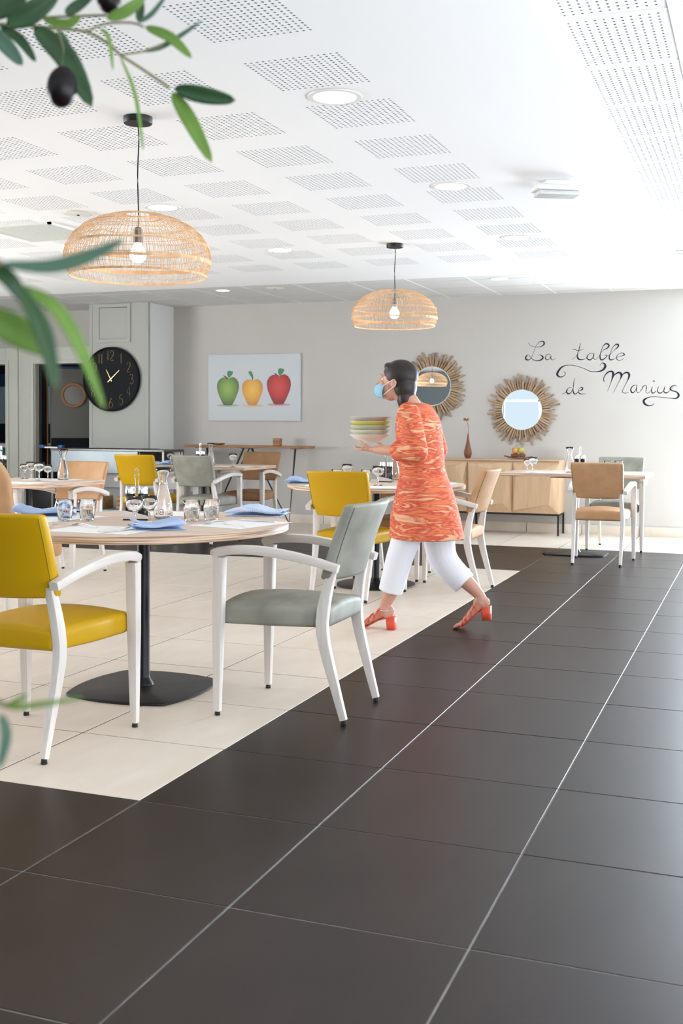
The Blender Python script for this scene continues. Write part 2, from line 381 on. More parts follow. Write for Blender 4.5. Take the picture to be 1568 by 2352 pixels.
# kitchen beyond the doorways
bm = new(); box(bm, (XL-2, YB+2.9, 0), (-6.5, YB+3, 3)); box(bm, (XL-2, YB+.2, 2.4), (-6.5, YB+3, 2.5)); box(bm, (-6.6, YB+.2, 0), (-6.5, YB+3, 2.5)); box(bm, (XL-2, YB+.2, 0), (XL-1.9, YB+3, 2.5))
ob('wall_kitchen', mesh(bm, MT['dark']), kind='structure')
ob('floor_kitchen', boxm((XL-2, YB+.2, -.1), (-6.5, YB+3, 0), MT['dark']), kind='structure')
ob('trim_1', boxm((XL-1.5, YB+2.86, 1.15), (-8.9, YB+2.9, 1.75), MT['kitch']), kind='structure')
ob('trim_2', boxm((XL-1.5, YB+2.80, 1.75), (-8.9, YB+2.9, 1.95), MT['navy']), kind='structure')
ob('trim_3', boxm((-8.3, YB+2.86, .6), (-7.0, YB+2.9, 2.3), MT['kitch']), kind='structure')
wt = empty('work_table', (-10.6, YB+1.9, 0), label='steel kitchen work table seen through the left doorway', cat='table')
ob('table_top', boxm((-.9, -.4, .80), (.9, .4, .85), MT['grille']), wt)
ob('side_panel', boxm((-.85, -.38, .1), (.85, .38, .795), mat('teal steel', (.05, .09, .085), .6)), wt)
light('kitchen_lamp', 'AREA', (-9.4, YB+1.5, 2.35), 9, (.8, .9, 1), size=(1.6, .6))

# column (boxed pillar) with clock and hatch
CXL, CXR, CYF = -7.60, -6.80, 11.58
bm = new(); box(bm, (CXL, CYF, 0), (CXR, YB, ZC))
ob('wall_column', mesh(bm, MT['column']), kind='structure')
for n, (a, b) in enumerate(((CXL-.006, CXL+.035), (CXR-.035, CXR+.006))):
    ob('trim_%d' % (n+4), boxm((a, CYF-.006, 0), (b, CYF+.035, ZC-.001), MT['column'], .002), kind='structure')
ob('wall_column_lit_side', boxm((CXR+.001, CYF+.04, 0), (CXR+.008, YB, ZC), mat('light side paint', (.80, .80, .78), .7)), kind='structure')  # thin paler sheet: light from the right painted onto the column's side
h = empty('access_hatch', (-7.27, CYF, 2.37), label='square white access hatch above the clock', cat='hatch')
bm = new()
for a, b in (((-.235, -.015, -.235), (-.195, 0, .225)), ((.195, -.015, -.235), (.235, 0, .225)), ((-.195, -.015, -.235), (.195, 0, -.195)), ((-.195, -.015, .185), (.195, 0, .225))): box(bm, a, b)
ob('hatch_frame', mesh(bm, MT['column']), h); ob('hatch_door', boxm((-.191, -.008, -.191), (.191, -.001, .178), MT['column'], .002), h)
ob('hatch_gap', boxm((-.191, -.006, .180), (.191, -.001, .1845), MT['rubber']), h)

# skirting tiles on the back wall
bb = ob('baseboard_back', boxm((CXR+.01, YB-.004, 0), (-.41, YB, .1), MT['gdark']), kind='structure')
sk = boxm((-.297, -.012, 0), (.297, -.004, .102), MT['tcream'], .0015)
for k in range(15):
    x = X0+.3+(k-8)*TX
    if CXR < x-.2 and x < -.5: ob('baseboard_tile', sk, bb, (x, YB, 0))

# ------------------------------------------------------------------ ceilings
def perf(sx, sy, nx, ny, r, border, m1, th=.0125, elong=1):
    bm = new(); px, py = (sx-2*border)/nx, (sy-2*border)/ny
    K = [(-1, -1), (0, -1), (1, -1), (1, 0), (1, 1), (0, 1), (-1, 1), (-1, 0)]
    for i in range(nx):
        for j in range(ny):
            cx, cy = -sx/2+border+(i+.5)*px, -sy/2+border+(j+.5)*py
            o = [bm.verts.new((cx+a*px/2, cy+b*py/2, 0)) for a, b in K]
            q = [(cx+r*a/math.hypot(a, b), cy+elong*r*b/math.hypot(a, b)) for a, b in K]
            n_ = [bm.verts.new((*p, 0)) for p in q]; u = [bm.verts.new((*p, th)) for p in q]
            for k in range(8):
                l = (k+1) % 8
                bm.faces.new((o[k], o[l], n_[l], n_[k])); bm.faces.new((n_[k], n_[l], u[l], u[k])).material_index = 1
    if border:
        a, b, c, d = -sx/2, sx/2, -sy/2, sy/2; e = border
        for q in (((a, c), (b, c), (b, c+e), (a, c+e)), ((a, d-e), (b, d-e), (b, d), (a, d)), ((a, c+e), (a+e, c+e), (a+e, d-e), (a, d-e)), ((b-e, c+e), (b, c+e), (b, d-e), (b-e, d-e))):
            bm.faces.new([bm.verts.new((*p, 0)) for p in q])
    f = bm.faces.new([bm.verts.new((x*sx/2, y*sy/2, th)) for x, y in ((-1, -1), (1, -1), (1, 1), (-1, 1))]); f.material_index = 1
    me = bpy.data.meshes.new('perf'); bm.to_mesh(me); bm.free(); me.materials.append(m1); me.materials.append(MT['hole']); return me
MX1, MY1 = -.70, 9.785
px = [-1.425-.6125*k for k in range(14)]; pw, ph = .384, .372
py = [4.94+.598*(k-13) for k in range(20)]
px = [x for x in px if x-pw > XL+.05]; py = [y for y in py if y > YF+.05]
ceil = empty('ceiling', (0, 0, ZM), kind='structure')
xb = sorted([XL-.2, MX1]+[x for x in px]+[x-pw for x in px]); yb = sorted([YF-.2, MY1]+py+[y+ph for y in py])
bm = new()
for a in range(len(xb)-1):
    for b in range(len(yb)-1):
        if a % 2 == 1 and b % 2 == 1: continue
        bm.faces.new([bm.verts.new((x, y, 0)) for x, y in ((xb[a], yb[b]), (xb[a+1], yb[b]), (xb[a+1], yb[b+1]), (xb[a], yb[b+1]))])
bmesh.ops.remove_doubles(bm, verts=bm.verts[:], dist=1e-5)
box(bm, (MX1-.02, YF-.2, .0005), (MX1, MY1, .14)); box(bm, (XL-.2, MY1-.02, .0005), (MX1-.02, MY1, .14)); box(bm, (XL-.2, YF-.2, .12), (MX1-.02, MY1-.02, .15))
ob('ceiling_board', mesh(bm, MT['ceil']), ceil)
pm = perf(pw, ph, 16, 16, .0056, 0, MT['ceil'])
for x in px:
    for y in py: ob('perforated_panel', pm, ceil, (x-pw/2, y+ph/2, 0))
ce2 = empty('ceiling_upper', (0, 0, ZC), kind='structure')
ob('ceiling_slab', boxm((XL-.2, YF-.2, .06), (XR+.2, YB+.2, .2), MT['ceil']), ce2)
# grey tiles of the strip by the back wall
ct = boxm((-.293, -.293, 0), (.293, .293, .012), MT['ctile'], .002, False)
x = -5.1-.6*9
bmx = new()
while x < XR+.3:
    y = MY1-.2
    box(bmx, (x-.007, MY1, -.0015), (x+.007, YB, .01))
    while y < YB:
        yc = y+.3
        if x+.6 > XL: ob('ceiling_tile', ct, ce2, (x+.3, yc, .001))
        y += .6
    x += .6
ob('ceiling_rail', mesh(bmx, MT['tbar']), ce2)
bmx = new(); y = MY1-.2
while y < YB: box(bmx, (XL, y-.004, -.0005), (XR, y+.004, .01)); y += .6
ob('ceiling_rail', mesh(bmx, mat('grey rail', (.6, .6, .6), .6)), ce2)
# white perforated metal tiles of the right bay
cols = [(MX1, -.318), (-.302, .282), (.298, .882), (.898, 1.482), (1.498, 1.98)]
rt = {k: perf(b-a, .565, max(6, int((b-a-.03)/.0315)), 17, .0052, .022, MT['rtile'], .01, 1.25) for k, (a, b) in enumerate(cols)}
y = 3.99-.575*12
while y < MY1:
    for k, (a, b) in enumerate(cols):
        if y+.57 < MY1+.3 and y > YF-.4: ob('metal_tile', rt[k], ce2, ((a+b)/2, y+.2875, .002))
    y += .575
bm = new()
for (a, b) in cols[:-1]: box(bm, (b, YF, -.004), (b+.016, MY1, .012))
y = 3.99-.575*12
while y < MY1: box(bm, (MX1, y-.005, 0), (XR, y+.005, .012)); y += .575
ob('ceiling_rail', mesh(bm, MT['tbar']), ce2)

# ------------------------------------------------------------------ ceiling fittings
dl_ring = mesh(lathe([(.088, -.004), (.11, -.004), (.112, 0), (.088, 0), (.088, -.004)], 40), MT['frame_w'], True)
dl_disc = mesh(lathe([(0, -.0025), (.088, -.0025), (.088, -.001), (0, -.001)], 40), MT['lamp'])
def downlight(x, y, z, sc, label):
    t = empty('ceiling_downlight', (x, y, z), label=label, cat='lamp', group='round downlights'); t.scale = (sc, sc, 1)
    ob('trim_ring', dl_ring, t); ob('diffuser', dl_disc, t)
for x, y, z, sc, lb in ((-1.633, 4.25, ZM, 1, 'nearest and largest round downlight, right of the front pendant'),
    (-1.633, 6.05, ZM, 1, 'round downlight left of the emergency light'), (-1.64, 7.86, ZM, 1, 'faint round downlight right of the rear pendant'),
    (-3.456, 6.06, ZM, 1, 'round downlight just behind the front pendant cord'), (-3.454, 7.84, ZM, 1, 'round downlight between the two pendants'),
    (-2.42, 10.78, ZC, .8, 'small round downlight in the grey tile strip, right'), (-5.425, 10.80, ZC, .8, 'small round downlight in the grey tile strip, left')):
    downlight(x, y, z-.0005, sc, lb)
def disc_vent(x, y, z, r, lb):
    t = empty('ceiling_vent', (x, y, z), label=lb, cat='vent')
    ob('cover', mesh(lathe([(0, -.012), (r*.8, -.012), (r, -.004), (r, 0), (0, 0)], 36), MT['frame_w'], True), t)
    ob('centre_knob', mesh(lathe([(0, -.018), (.008, -.018), (.008, -.0125), (0, -.0125)], 12), MT['rubber']), t)
    ob('cover_ring', mesh(lathe([(r*.9, -.010), (r*.98, -.007), (r*1.03, -.003), (r*.95, -.003), (r*.9, -.010)], 36), mat('cream ring', (.75, .7, .55), .5), True), t)
disc_vent(-4.055, 6.05, ZM, .095, 'round cream ceiling disc left of the front pendant')
disc_vent(-4.80, 10.77, ZC, .10, 'round cream ceiling disc in the grey tile strip')
def grille(x0, x1, y0, y1, z, lb):
    t = empty('air_grille', ((x0+x1)/2, (y0+y1)/2, z), label=lb, cat='grille'); a, b = (x1-x0)/2, (y1-y0)/2
    bm = new()
    for q in (((-a, -b), (a, -b+.02)), ((-a, b-.02), (a, b)), ((-a, -b), (-a+.02, b)), ((a-.02, -b), (a, b))): box(bm, (*q[0], -.014), (*q[1], 0))
    ob('grille_frame', mesh(bm, MT['grille']), t)
    bm = new(); n = 34
    for k in range(n):
        y = -b+.02+(2*b-.04)*(k+.5)/n; box(bm, (-a+.02, y-.003, -.012), (a-.02, y+.003, -.003))
    for k in range(12):
        x = -a+.02+(2*a-.04)*(k+.5)/12; box(bm, (x-.002, -b+.02, -.0125), (x+.002, b-.02, -.008))
    ob('slat', mesh(bm, MT['grille']), t, kind='stuff')
    ob('backing', boxm((-a+.015, -b+.015, -.003), (a-.015, b-.015, -.001), MT['hole']), t)
grille(-4.98, -4.41, 6.25, 6.84, ZM, 'square grey air grille at the left edge of the ceiling')
grille(-5.55, -5.0, 9.95, 10.35, ZC, 'cream grille mostly hidden behind the lowered ceiling edge')
# emergency light
t = empty('emergency_light', (-1.06, 6.13, ZM), math.radians(28), label='white emergency light unit fixed to the ceiling', cat='lamp')
ob('base_plate', boxm((-.075, -.05, -.028), (.075, .05, 0), MT['frame_w'], .008), t)
ob('housing', boxm((-.13, -.07, -.056), (.13, .07, -.028), MT['frame_w'], .012), t)
ob('lens', boxm((-.115, -.06, -.082), (.115, .06, -.0565), MT['lens'], .012), t)
for s in (-1, 1): ob('reflector', mesh(lathe([(0, -.074), (.024, -.072), (.03, -.06), (.03, -.0585), (0, -.0585)], 20), MT['frame_w'], True), t, (s*.045, 0, .001))
# siren
t = empty('alarm_sounder', at(1563, 578, z=ZC), label='small white alarm sounder at the right ceiling edge', cat='alarm')
ob('base_ring', mesh(lathe([(0, -.02), (.05, -.02), (.052, 0), (0, 0)], 24), MT['frame_w'], True), t)
ob('sounder_body', mesh(lathe([(0, -.055), (.018, -.055), (.022, -.048), (.034, -.046), (.034, -.036), (.026, -.034), (.026, -.021), (0, -.021)], 24), MT['grille'], True), t)

# ------------------------------------------------------------------ pendants
def make_pendant(label, pos, z_rim, z_ceil):
    R_ = .315; H_ = .27
    t = empty('pendant_lamp', (pos[0], pos[1], z_rim), label=label, cat='pendant lamp', group='rattan pendant lamps')
    zt = z_ceil-z_rim
    ob('canopy', mesh(lathe([(0, zt-.028), (.060, zt-.028), (.062, zt-.025), (.062, zt), (0, zt)], 32), MT['rubber'], True), t)
    ob('cord', mesh(sweep(smooth_pts([(0, 0, zt-.02), (.004, 0, zt-.25*(zt-H_)), (-.002, 0, zt-.6*(zt-H_)), (.003, 0, H_), (0, 0, .20)]), .0032, n=6), MT['rubber'], True), t)
    ob('bulb_socket', mesh(lathe([(0, .215), (.012, .213), (.019, .205), (.019, .18), (.022, .178), (.022, .145), (0, .145)], 20), MT['steel_d'], True), t)
    bulb = ob('bulb', mesh(lathe([(0, .06), (.020, .064), (.033, .08), (.036, .098), (.030, .118), (.018, .135), (.016, .1445), (0, .1445)], 24), MT['bulb'], True), t)
    def prof(v):   # v 0 rim .. 1 crown; returns r,z
        pts = [(.930, 0), (.965, .10), (1.0, .22), (1.0, .36), (.965, .50), (.88, .66), (.74, .80), (.56, .91), (.36, .975), (.16, 1.0)]
        f = v*(len(pts)-1); i = min(int(f), len(pts)-2); f -= i
        return R_*(pts[i][0]*(1-f)+pts[i+1][0]*f), H_*(pts[i][1]*(1-f)+pts[i+1][1]*f)
    def P(a, v, dr=0):
        r, z = prof(v); r += dr; return Vector((r*math.cos(a), r*math.sin(a), z))
    bm = new(); n = 128
    for i in range(n):
        a = 2*math.pi*(i+.25*(i % 2))/n; vmax = 1 if i % 4 == 0 else (.86 if i % 2 == 0 else .72)
        k = 13; pts = [P(a+.004*math.sin(6*v_/k+i), vmax*v_/k) for v_ in range(k+1)]
        sweep(pts, .0013, n=4, bm=bm)
    ob('rattan_ribs', mesh(bm, MT['rattan']), t, kind='stuff')
    bm = new(); m = 96
    for v0, cnt, wob in ((.0, 3, 0), (.02, 2, .002), (.195, 3, .003), (.215, 3, .003), (.238, 2, .003), (.42, 3, .005), (.44, 1, .005), (.56, 1, .012), (.60, 1, .006), (.69, 2, .008), (.80, 1, .012), (.875, 2, .006), (.93, 1, .006), (.985, 2, .003), (.32, 1, .016), (.50, 1, .008), (.11, 1, .012)):
        for q in range(cnt):
            ph_ = random.random()*6
            pts = [P(2*math.pi*i/m, min(1, max(0, v0+.006*q+wob*math.sin(3*2*math.pi*i/m+ph_)+wob*.5*math.sin(7*2*math.pi*i/m))), .0016 if i % 2 else -.0014) for i in range(m+1)]
            sweep(pts, .0018 if cnt > 1 else .0012, n=4, bm=bm, cap=False)
    ob('rattan_bands', mesh(bm, MT['rattan']), t, kind='stuff')
    light('pendant_bulb_light', 'POINT', (pos[0], pos[1], z_rim+.10), 9, (1, .78, .52), radius=.035)
    return t
make_pendant('large rattan pendant lamp above the front round table', (-2.545, 4.25), 1.812, ZM)
make_pendant('smaller looking rattan pendant lamp above the rear round table', (-2.538, 7.85), 1.893, ZM)
make_pendant('rattan pendant lamp seen only in the left round mirror', (-6.3, 2.3), 1.955, ZM)

# ------------------------------------------------------------------ chairs
def chair_meshes():
    wd = MT['wood_white']; c = {}
    def leg_front(s):
        pts = [(s*.248, .262, .018), (s*.247, .258, .37), (s*.246, .255, .60), (s*.246, .253, .642)]
        return mesh(sweep(pts, [(.0135, .0135), (.021, .021), (.023, .024), (.023, .026)], up=(0, 1, 0), n=12, sq=9), wd, True)
    def leg_rear(s):
        pts = smooth_pts([(s*.196, -.262, .018), (s*.198, -.222, .16), (s*.201, -.182, .31), (s*.200, -.172, .40), (s*.194, -.185, .50), (s*.187, -.204, .58), (s*.185, -.214, .61)], 2)
        n = len(pts); secs = []
        for i in range(n):
            z = pts[i].z; k = min(1, z/.36); a = .0115+.0045*k; b = .0135+.0105*k if z < .45 else .024-.05*(z-.45)
            secs.append((a, max(b, .012)))
        return mesh(sweep(pts, secs, up=(0, 1, 0), n=12, sq=9), wd, True)
    def arm(s):
        pts = smooth_pts([(s*.246, .282, .648), (s*.246, .25, .664), (s*.246, .17, .674), (s*.246, .06, .673), (s*.241, -.06, .658), (s*.235, -.16, .638), (s*.227, -.248, .614)], 3)
        n = len(pts); secs = [(.0225-.004*(i/(n-1)), .0195-.0035*(i/(n-1))) for i in range(n)]; secs[0] = (.020, .012)
        return mesh(sweep(pts, secs, up=(0, 0, 1), n=12, sq=9), MT['wood_arm'], True)
    c['legs'] = [leg_front(1), leg_front(-1), leg_rear(1), leg_rear(-1)]; c['arms'] = [arm(1), arm(-1)]
    c['glide'] = mesh(lathe([(0, 0), (.011, 0), (.012, .003), (.010, .0175), (0, .0175)], 14), MT['rubber'], True)
    c['feet'] = [(.248, .262), (-.248, .262), (.196, -.262), (-.196, -.262)]
    def seat_fn(p):
        u = p.x/.225; v = p.y/.235
        wsc = 1-.16*max(0, -v)**1.2 if v < 0 else 1
        q = Vector((p.x*wsc, p.y, p.z))
        if p.z > 0: q.z += .028*(1-u*u)*(1-.5*v*v)-.004*max(0, v)**3
        else: q.z += .004*(1-v)
        q.y += .012*(1-u*u)*(1 if v > 0 else -.2)*abs(v)
        return q+Vector((0, .035, .408))
    c['seat'] = lambda m: mesh(slab(.45, .47, .084, .022, 4, (8, 8, 2), seat_fn), m, 'all')
    def back_fn(p):
        # bend around the sitter, lean back, flare to the top
        k = (p.z+.15)/.3; q = Vector((p.x*(1+.045*k), p.y, p.z))
        q.y += 1.05*p.x*p.x-.026-.285*(p.z)-.02*k*k
        th = 1-.25*max(0, k)
        q.z += .005*(1-(p.x/.22)**2)*(-1 if p.z < 0 else .3)
        return q+Vector((0, -.243, .716))
    c['back'] = lambda m: mesh(slab(.412, .05, .298, .014, 3, (12, 2, 8), back_fn), m, 'all')
    def pipe(m):
        return [mesh(sweep([back_fn(Vector((s*.1995, -.0245, -.135+.27*i/8))) for i in range(9)], .0016, n=6), m, True) for s in (-1, 1)]
    c['pipe'] = pipe
    return c
CH = chair_meshes(); CHC = {}
def chair(kind, x, y, rz, label, group=None):
    if kind not in CHC:
        m = MT[kind]; pm_ = {'yellow': 'pipe_y', 'sage': 'pipe_g'}.get(kind, 'pipe_t')
        CHC[kind] = (CH['seat'](m), CH['back'](m), CH['pipe'](MT[pm_]))
    s, b, p = CHC[kind]
    t = empty('dining_chair', (x, y, 0), rz, label=label, cat='chair', group=group)
    ob('seat', s, t); bk = ob('backrest', b, t)
    for q in p: ob('piping', q, bk)
    for lm, (fx, fy) in zip(CH['legs'], CH['feet']):
        l = ob('leg', lm, t); ob('foot_glide', CH['glide'], l, (fx, fy, 0))
    for a in CH['arms']: ob('armrest', a, t)
    return t
# local frame: the chair faces +y
chair('sage', -1.775, 4.262, math.pi/2, 'sage grey armchair facing left at the front round table')
chair('yellow', -2.497, 3.472, math.radians(1), 'mustard yellow armchair in the foreground, back to the camera')
chair('yellow', -2.60, 7.155, math.radians(-2), 'mustard yellow armchair at the rear round table')
chair('tan', -2.065, 7.715, math.pi/2, 'light tan armchair in side view right of the walking woman')
chair('brown', -2.64, 8.24, math.pi, 'brown armchair on the far side of the rear round table')
chair('tan', -1.272, 9.70, 0, 'light tan armchair with its back to the camera at the right rectangular table')
chair('sage', -1.27, 10.87, math.pi, 'sage grey armchair against the right end of the back wall')
chair('yellow', -5.725, 9.77, 0, 'mustard yellow armchair in front of the steel counter')
chair('sage', -5.108, 9.80, 0, 'taupe grey armchair at the rear left rectangular table')
chair('brown', -5.08, 10.79, math.pi, 'brown armchair in front of the wall console')
chair('tan', -5.05, 7.34, math.pi, 'caramel armchair on the far side of the left square table')
# high backed tub chair cut by the left edge
t = empty('high_back_chair', (-4.19, 5.44, 0), label='tan high backed chair with rounded top, cut by the left edge', cat='chair')
ob('seat', mesh(slab(.50, .50, .10, .03, 4, (8, 8, 2), lambda p: Vector((p.x, p.y+.03, p.z+.42+.015*(1-(p.x/.25)**2)*(p.z > 0)))), MT['tan'], 'all'), t)
def tub(p):
    k = (p.z+.26)/.52; w_ = 1-.35*max(0, (k-.72)/.28)**2.2
    return Vector((p.x*w_, p.y+.55*p.x*p.x-.20-.10*k, p.z+.72))
ob('backrest', mesh(slab(.50, .06, .52, .022, 3, (10, 2, 14), tub), MT['tan'], 'all'), t)
for sx in (-1, 1):
    for sy in (-1, 1):
        l = ob('leg', mesh(sweep([(sx*.21, sy*.21, .015), (sx*.205, sy*.2, .385)], [(.013, .013), (.02, .02)], up=(0, 1, 0), n=12, sq=9), MT['wood_white'], True), t)
        ob('foot_glide', CH['glide'], l, (sx*.21, sy*.21, 0))

# ------------------------------------------------------------------ tables
def squircle(a, b, e, n=64, z=0):
    out = []
    for i in range(n):
        an = 2*math.pi*i/n; c, s = math.cos(an), math.sin(an)
        out.append(Vector((a*math.copysign(abs(c)**(2/e), c), b*math.copysign(abs(s)**(2/e), s), z)))
    return out
def bulged(c, b, n=14):
    out = []
    for s in range(4):
        for i in range(n):
            t = -.955+1.91*i/(n-1); p = Vector((c+b*(1-t*t), c*t, 0))
            out.append(Matrix.Rotation(s*math.pi/2, 3, 'Z') @ p)
    return out
def base_plate(a, b, e):
    if e == 0:
        bm = new(); R = [(.985, 0), (1.0, .003), (1.0, .011), (.985, .014), (.2, .020), (.09, .022)]
        loft(bm, [[Vector((p.x*k, p.y*k, z)) for p in bulged(a, b)] for k, z in R]); return mesh(bm, MT['black'], True)
    bm = new(); R = [(.985, 0), (1.0, .003), (1.0, .011), (.985, .014), (.2, .020), (.09, .022)]
    loft(bm, [[Vector((p.x*k, p.y*k, z)) for p in squircle(a, b, e)] for k, z in R]); return mesh(bm, MT['black'], True)
def table(label, x, y, top, base, n_pole=.0275, px_=0, py_=0):
    t = empty('dining_table', (x, y, 0), label=label, cat='table')
    ob('table_top', top, t); ob('base_plate', base, t, (px_, py_, 0))
    bm = lathe([(.047, .019), (.044, .03), (.031, .05), (n_pole, .06), (n_pole, .70), (.0, .70)], 28)
    ob('pole', mesh(bm, MT['blackg'], True), t, (px_, py_, 0))
    ob('mounting_plate', boxm((-.2, -.2, .700), (.2, .2, .709), MT['black']), t, (px_, py_, 0))
    return t
def round_top(r):
    bm = lathe([(0, .742), (r-.003, .742)], 96, mi=0)
    lathe([(r-.003, .742), (r, .739), (r, .714), (r-.003, .711)], 96, bm, mi=1); lathe([(r-.003, .711), (0, .711)], 96, bm, mi=0)
    bmesh.ops.remove_doubles(bm, verts=bm.verts[:], dist=1e-5); return mesh(bm, [MT['oak_top'], MT['ply']], True)
def rect_top(a, b):
    bm = new(); box(bm, (-a, -b, .711), (a, b, .742), 0, .0025)
    for f in bm.faces:
        if abs(f.normal.z) < .5: f.material_index = 1
    return mesh(bm, [MT['oak_top'], MT['ply']], True)
RT_ = round_top(.648)
b1 = base_plate(.242, .045, 0)
table('front round oak topped table on a black square base', -2.545, 4.275, RT_, b1, px_=0, py_=.02)
table('rear round oak topped table behind the walking woman', -2.62, 7.70, RT_, base_plate(.285, .285, 2.2), px_=0, py_=0)
table('rectangular oak topped table at the right by the back wall', -1.57, 10.35, rect_top(.64, .39), base_plate(.285, .22, 4), px_=0, py_=-.08)
table('square oak topped table at the left with wine glasses', -5.07, 6.91, rect_top(.41, .39), base_plate(.24, .24, 4))
table('rectangular oak topped table at the rear left by the console', -5.38, 10.29, rect_top(.64, .39), base_plate(.28, .22, 4))

# ------------------------------------------------------------------ tableware
ZT = .7425
def tumbler_m():
    n = 20
    def ring(r, z, f=0): return [Vector((r*(1-f*(i % 2))*math.cos(2*math.pi*i/n), r*(1-f*(i % 2))*math.sin(2*math.pi*i/n), z)) for i in range(n)]
    bm = new()
    loft(bm, [ring(.002, .006), ring(.026, .008), ring(.0285, .012), ring(.033, .05), ring(.0365, .092), ring(.0380, .094), ring(.0392, .092), ring(.0362, .055), ring(.0355, .050, .045), ring(.031, .008, .05), ring(.0295, .0, .02), ring(.002, .002)])
    return mesh(bm, MT['glass'], 'all')
TUM = tumbler_m()
TWA = mesh(lathe([(0, .009), (.0255, .009), (.028, .0125), (.0322, .047), (0, .047)], 24), MT['water'], True)
def wine_m():
    p = [(0, 0), (.030, 0), (.031, .002), (.012, .006), (.0042, .012), (.0036, .05), (.006, .056), (.024, .064), (.0355, .080), (.0380, .095), (.0335, .120), (.0323, .120), (.0365, .095), (.0340, .081), (.023, .0665), (.006, .059), (0, .058)]
    return mesh(lathe(p, 28), MT['glass'], 'all')
WIN = wine_m(); WWA = mesh(lathe([(0, .0595), (.006, .0605), (.0205, .070), (.0318, .0838), (.034, .094), (0, .094)], 24), MT['water'], True)
def carafe_m():
    o = [(0, .004), (.034, .003), (.040, .006), (.0425, .02), (.0425, .05), (.038, .085), (.028, .125), (.0195, .155), (.0188, .17), (.022, .19), (.030, .212), (.0395, .235)]
    i_ = [(.0375, .2352), (.028, .212), (.0200, .19), (.0168, .17), (.0175, .155), (.026, .125), (.036, .085), (.0405, .05), (.0405, .02), (.037, .010), (0, .009)]
    return mesh(lathe(o+i_, 32), MT['glass'], 'all')
CAR = carafe_m(); CWA = mesh(lathe([(0, .0095), (.0366, .0105), (.040, .02), (.040, .05), (.0355, .085), (.0255, .125), (.0170, .155), (0, .155)], 28), MT['water'], True)
CEM = mesh(lathe([(.011, 0), (.0125, 0), (.0125, .0006), (.011, .0006), (.011, 0)], 20), MT['rubber'])
def P2(px_, py_, z=ZT): v = at(px_, py_, z=z); return (v.x, v.y)
def tumbler(xy, label, g='water tumblers', water=True):
    t = empty('tumbler', (*xy, ZT), random.random(), label=label, cat='glass', group=g)
    ob('glass_body', TUM, t)
    if water: ob('water', TWA, t)
def wine(xy, label, g='stemmed glasses', water=True, sc=1):
    t = empty('wine_glass', (*xy, ZT), label=label, cat='glass', group=g); t.scale = (sc, sc, sc)
    ob('glass_body', WIN, t)
    if water: ob('water', WWA, t)
def carafe(xy, label, water=True):
    t = empty('carafe', (*xy, ZT), label=label, cat='carafe', group='glass carafes'); ob('glass_body', CAR, t)
    if water: ob('water', CWA, t)
    bm = new()
    for i in range(24):
        a = 2*math.pi*i/24
        for r in (.0115,): box(bm, (r*math.cos(a)-.0012, -.0003, r*math.sin(a)-.0012), (r*math.cos(a)+.0012, .0003, r*math.sin(a)+.0012))
    for s in (-1, 1): box(bm, (s*.004-.0015, -.0003, -.003), (s*.004+.0015, .0003, .004))
    ob('round_emblem', mesh(bm, MT['rubber']), t, (.013, -.0415, .035), (0, 0, math.radians(18)))
def caddy(xy, rz, label):
    t = empty('condiment_caddy', (*xy, ZT), rz, label=label, cat='condiment set', group='oil and vinegar sets')
    ob('base', boxm((-.056, -.03, 0), (.056, .03, .006), MT['rubber'], .002), t)
    ob('rack', mesh(sweep([(-.054, .028, .007), (-.054, .028, .03), (0, .03, .045), (.054, .028, .03), (.054, .028, .007)], .002, n=6), MT['chrome'], True), t)
    bm = new(); loft(bm, [[Vector((-.054, -.029, .0065)), Vector((.054, -.029, .0065)), Vector((.054, -.0275, .0065)), Vector((-.054, -.0275, .0065))], [Vector((-.054, -.029, .045)), Vector((.054, -.029, .022)), Vector((.054, -.0275, .022)), Vector((-.054, -.0275, .045))]])
    ob('front_plate', mesh(bm, MT['chrome']), t)
    ob('handle', mesh(sweep(smooth_pts([(-.005, 0, .007), (-.006, 0, .14), (-.0085, 0, .20), (-.004, 0, .226), (.004, 0, .226), (.0085, 0, .20), (.006, 0, .14), (.005, 0, .007)], 3), .0022, n=6), MT['chrome'], True), t)
    for s, liq in ((-1, 'vinegar'), (1, 'oil')):
        b = ob('bottle', mesh(lathe([(0, .0065), (.021, .0065), (.022, .01), (.022, .115), (.0205, .118), (.0205, .0102), (0, .010)], 22), MT['glass'], 'all'), t, (s*.029, 0, 0))
        ob('contents', mesh(lathe([(0, .0108), (.0202, .0108), (.0202, .085 if s < 0 else .05), (0, .085 if s < 0 else .05)], 20), MT[liq], True), b)
        ob('cap', mesh(lathe([(0, .1185), (.0225, .1185), (.0225, .143), (.019, .150), (0, .152)], 22), MT['chrome'], True), b)
def cut_fork():
    bm = sweep(smooth_pts([(-.095, 0, .002), (-.06, 0, .005), (-.01, 0, .009), (.03, 0, .006), (.05, 0, .003)], 2), [(.0035, .001)]*2+[(.0028, .0012)]*4+[(.006, .001)]*3, n=8) if False else new()
    pts = smooth_pts([(-.095, 0, .0025), (-.05, 0, .0065), (0, 0, .010), (.035, 0, .006), (.045, 0, .004)], 2)
    sec = [(.0062, .001), (.0055, .0011), (.0045, .0012), (.0035, .0013), (.003, .0014), (.003, .0014), (.0045, .0012), (.009, .001), (.0105, .001)]
    sweep(pts, sec, bm=bm, n=8)
    for k in range(4): y = -.0078+.0052*k; sweep([(.044, y, .004), (.065, y, .002), (.095, y*.9, .006)], [(.0016, .0009), (.0015, .0009), (.0007, .0006)], bm=bm, n=6)
    return mesh(bm, MT['cutlery'], True)
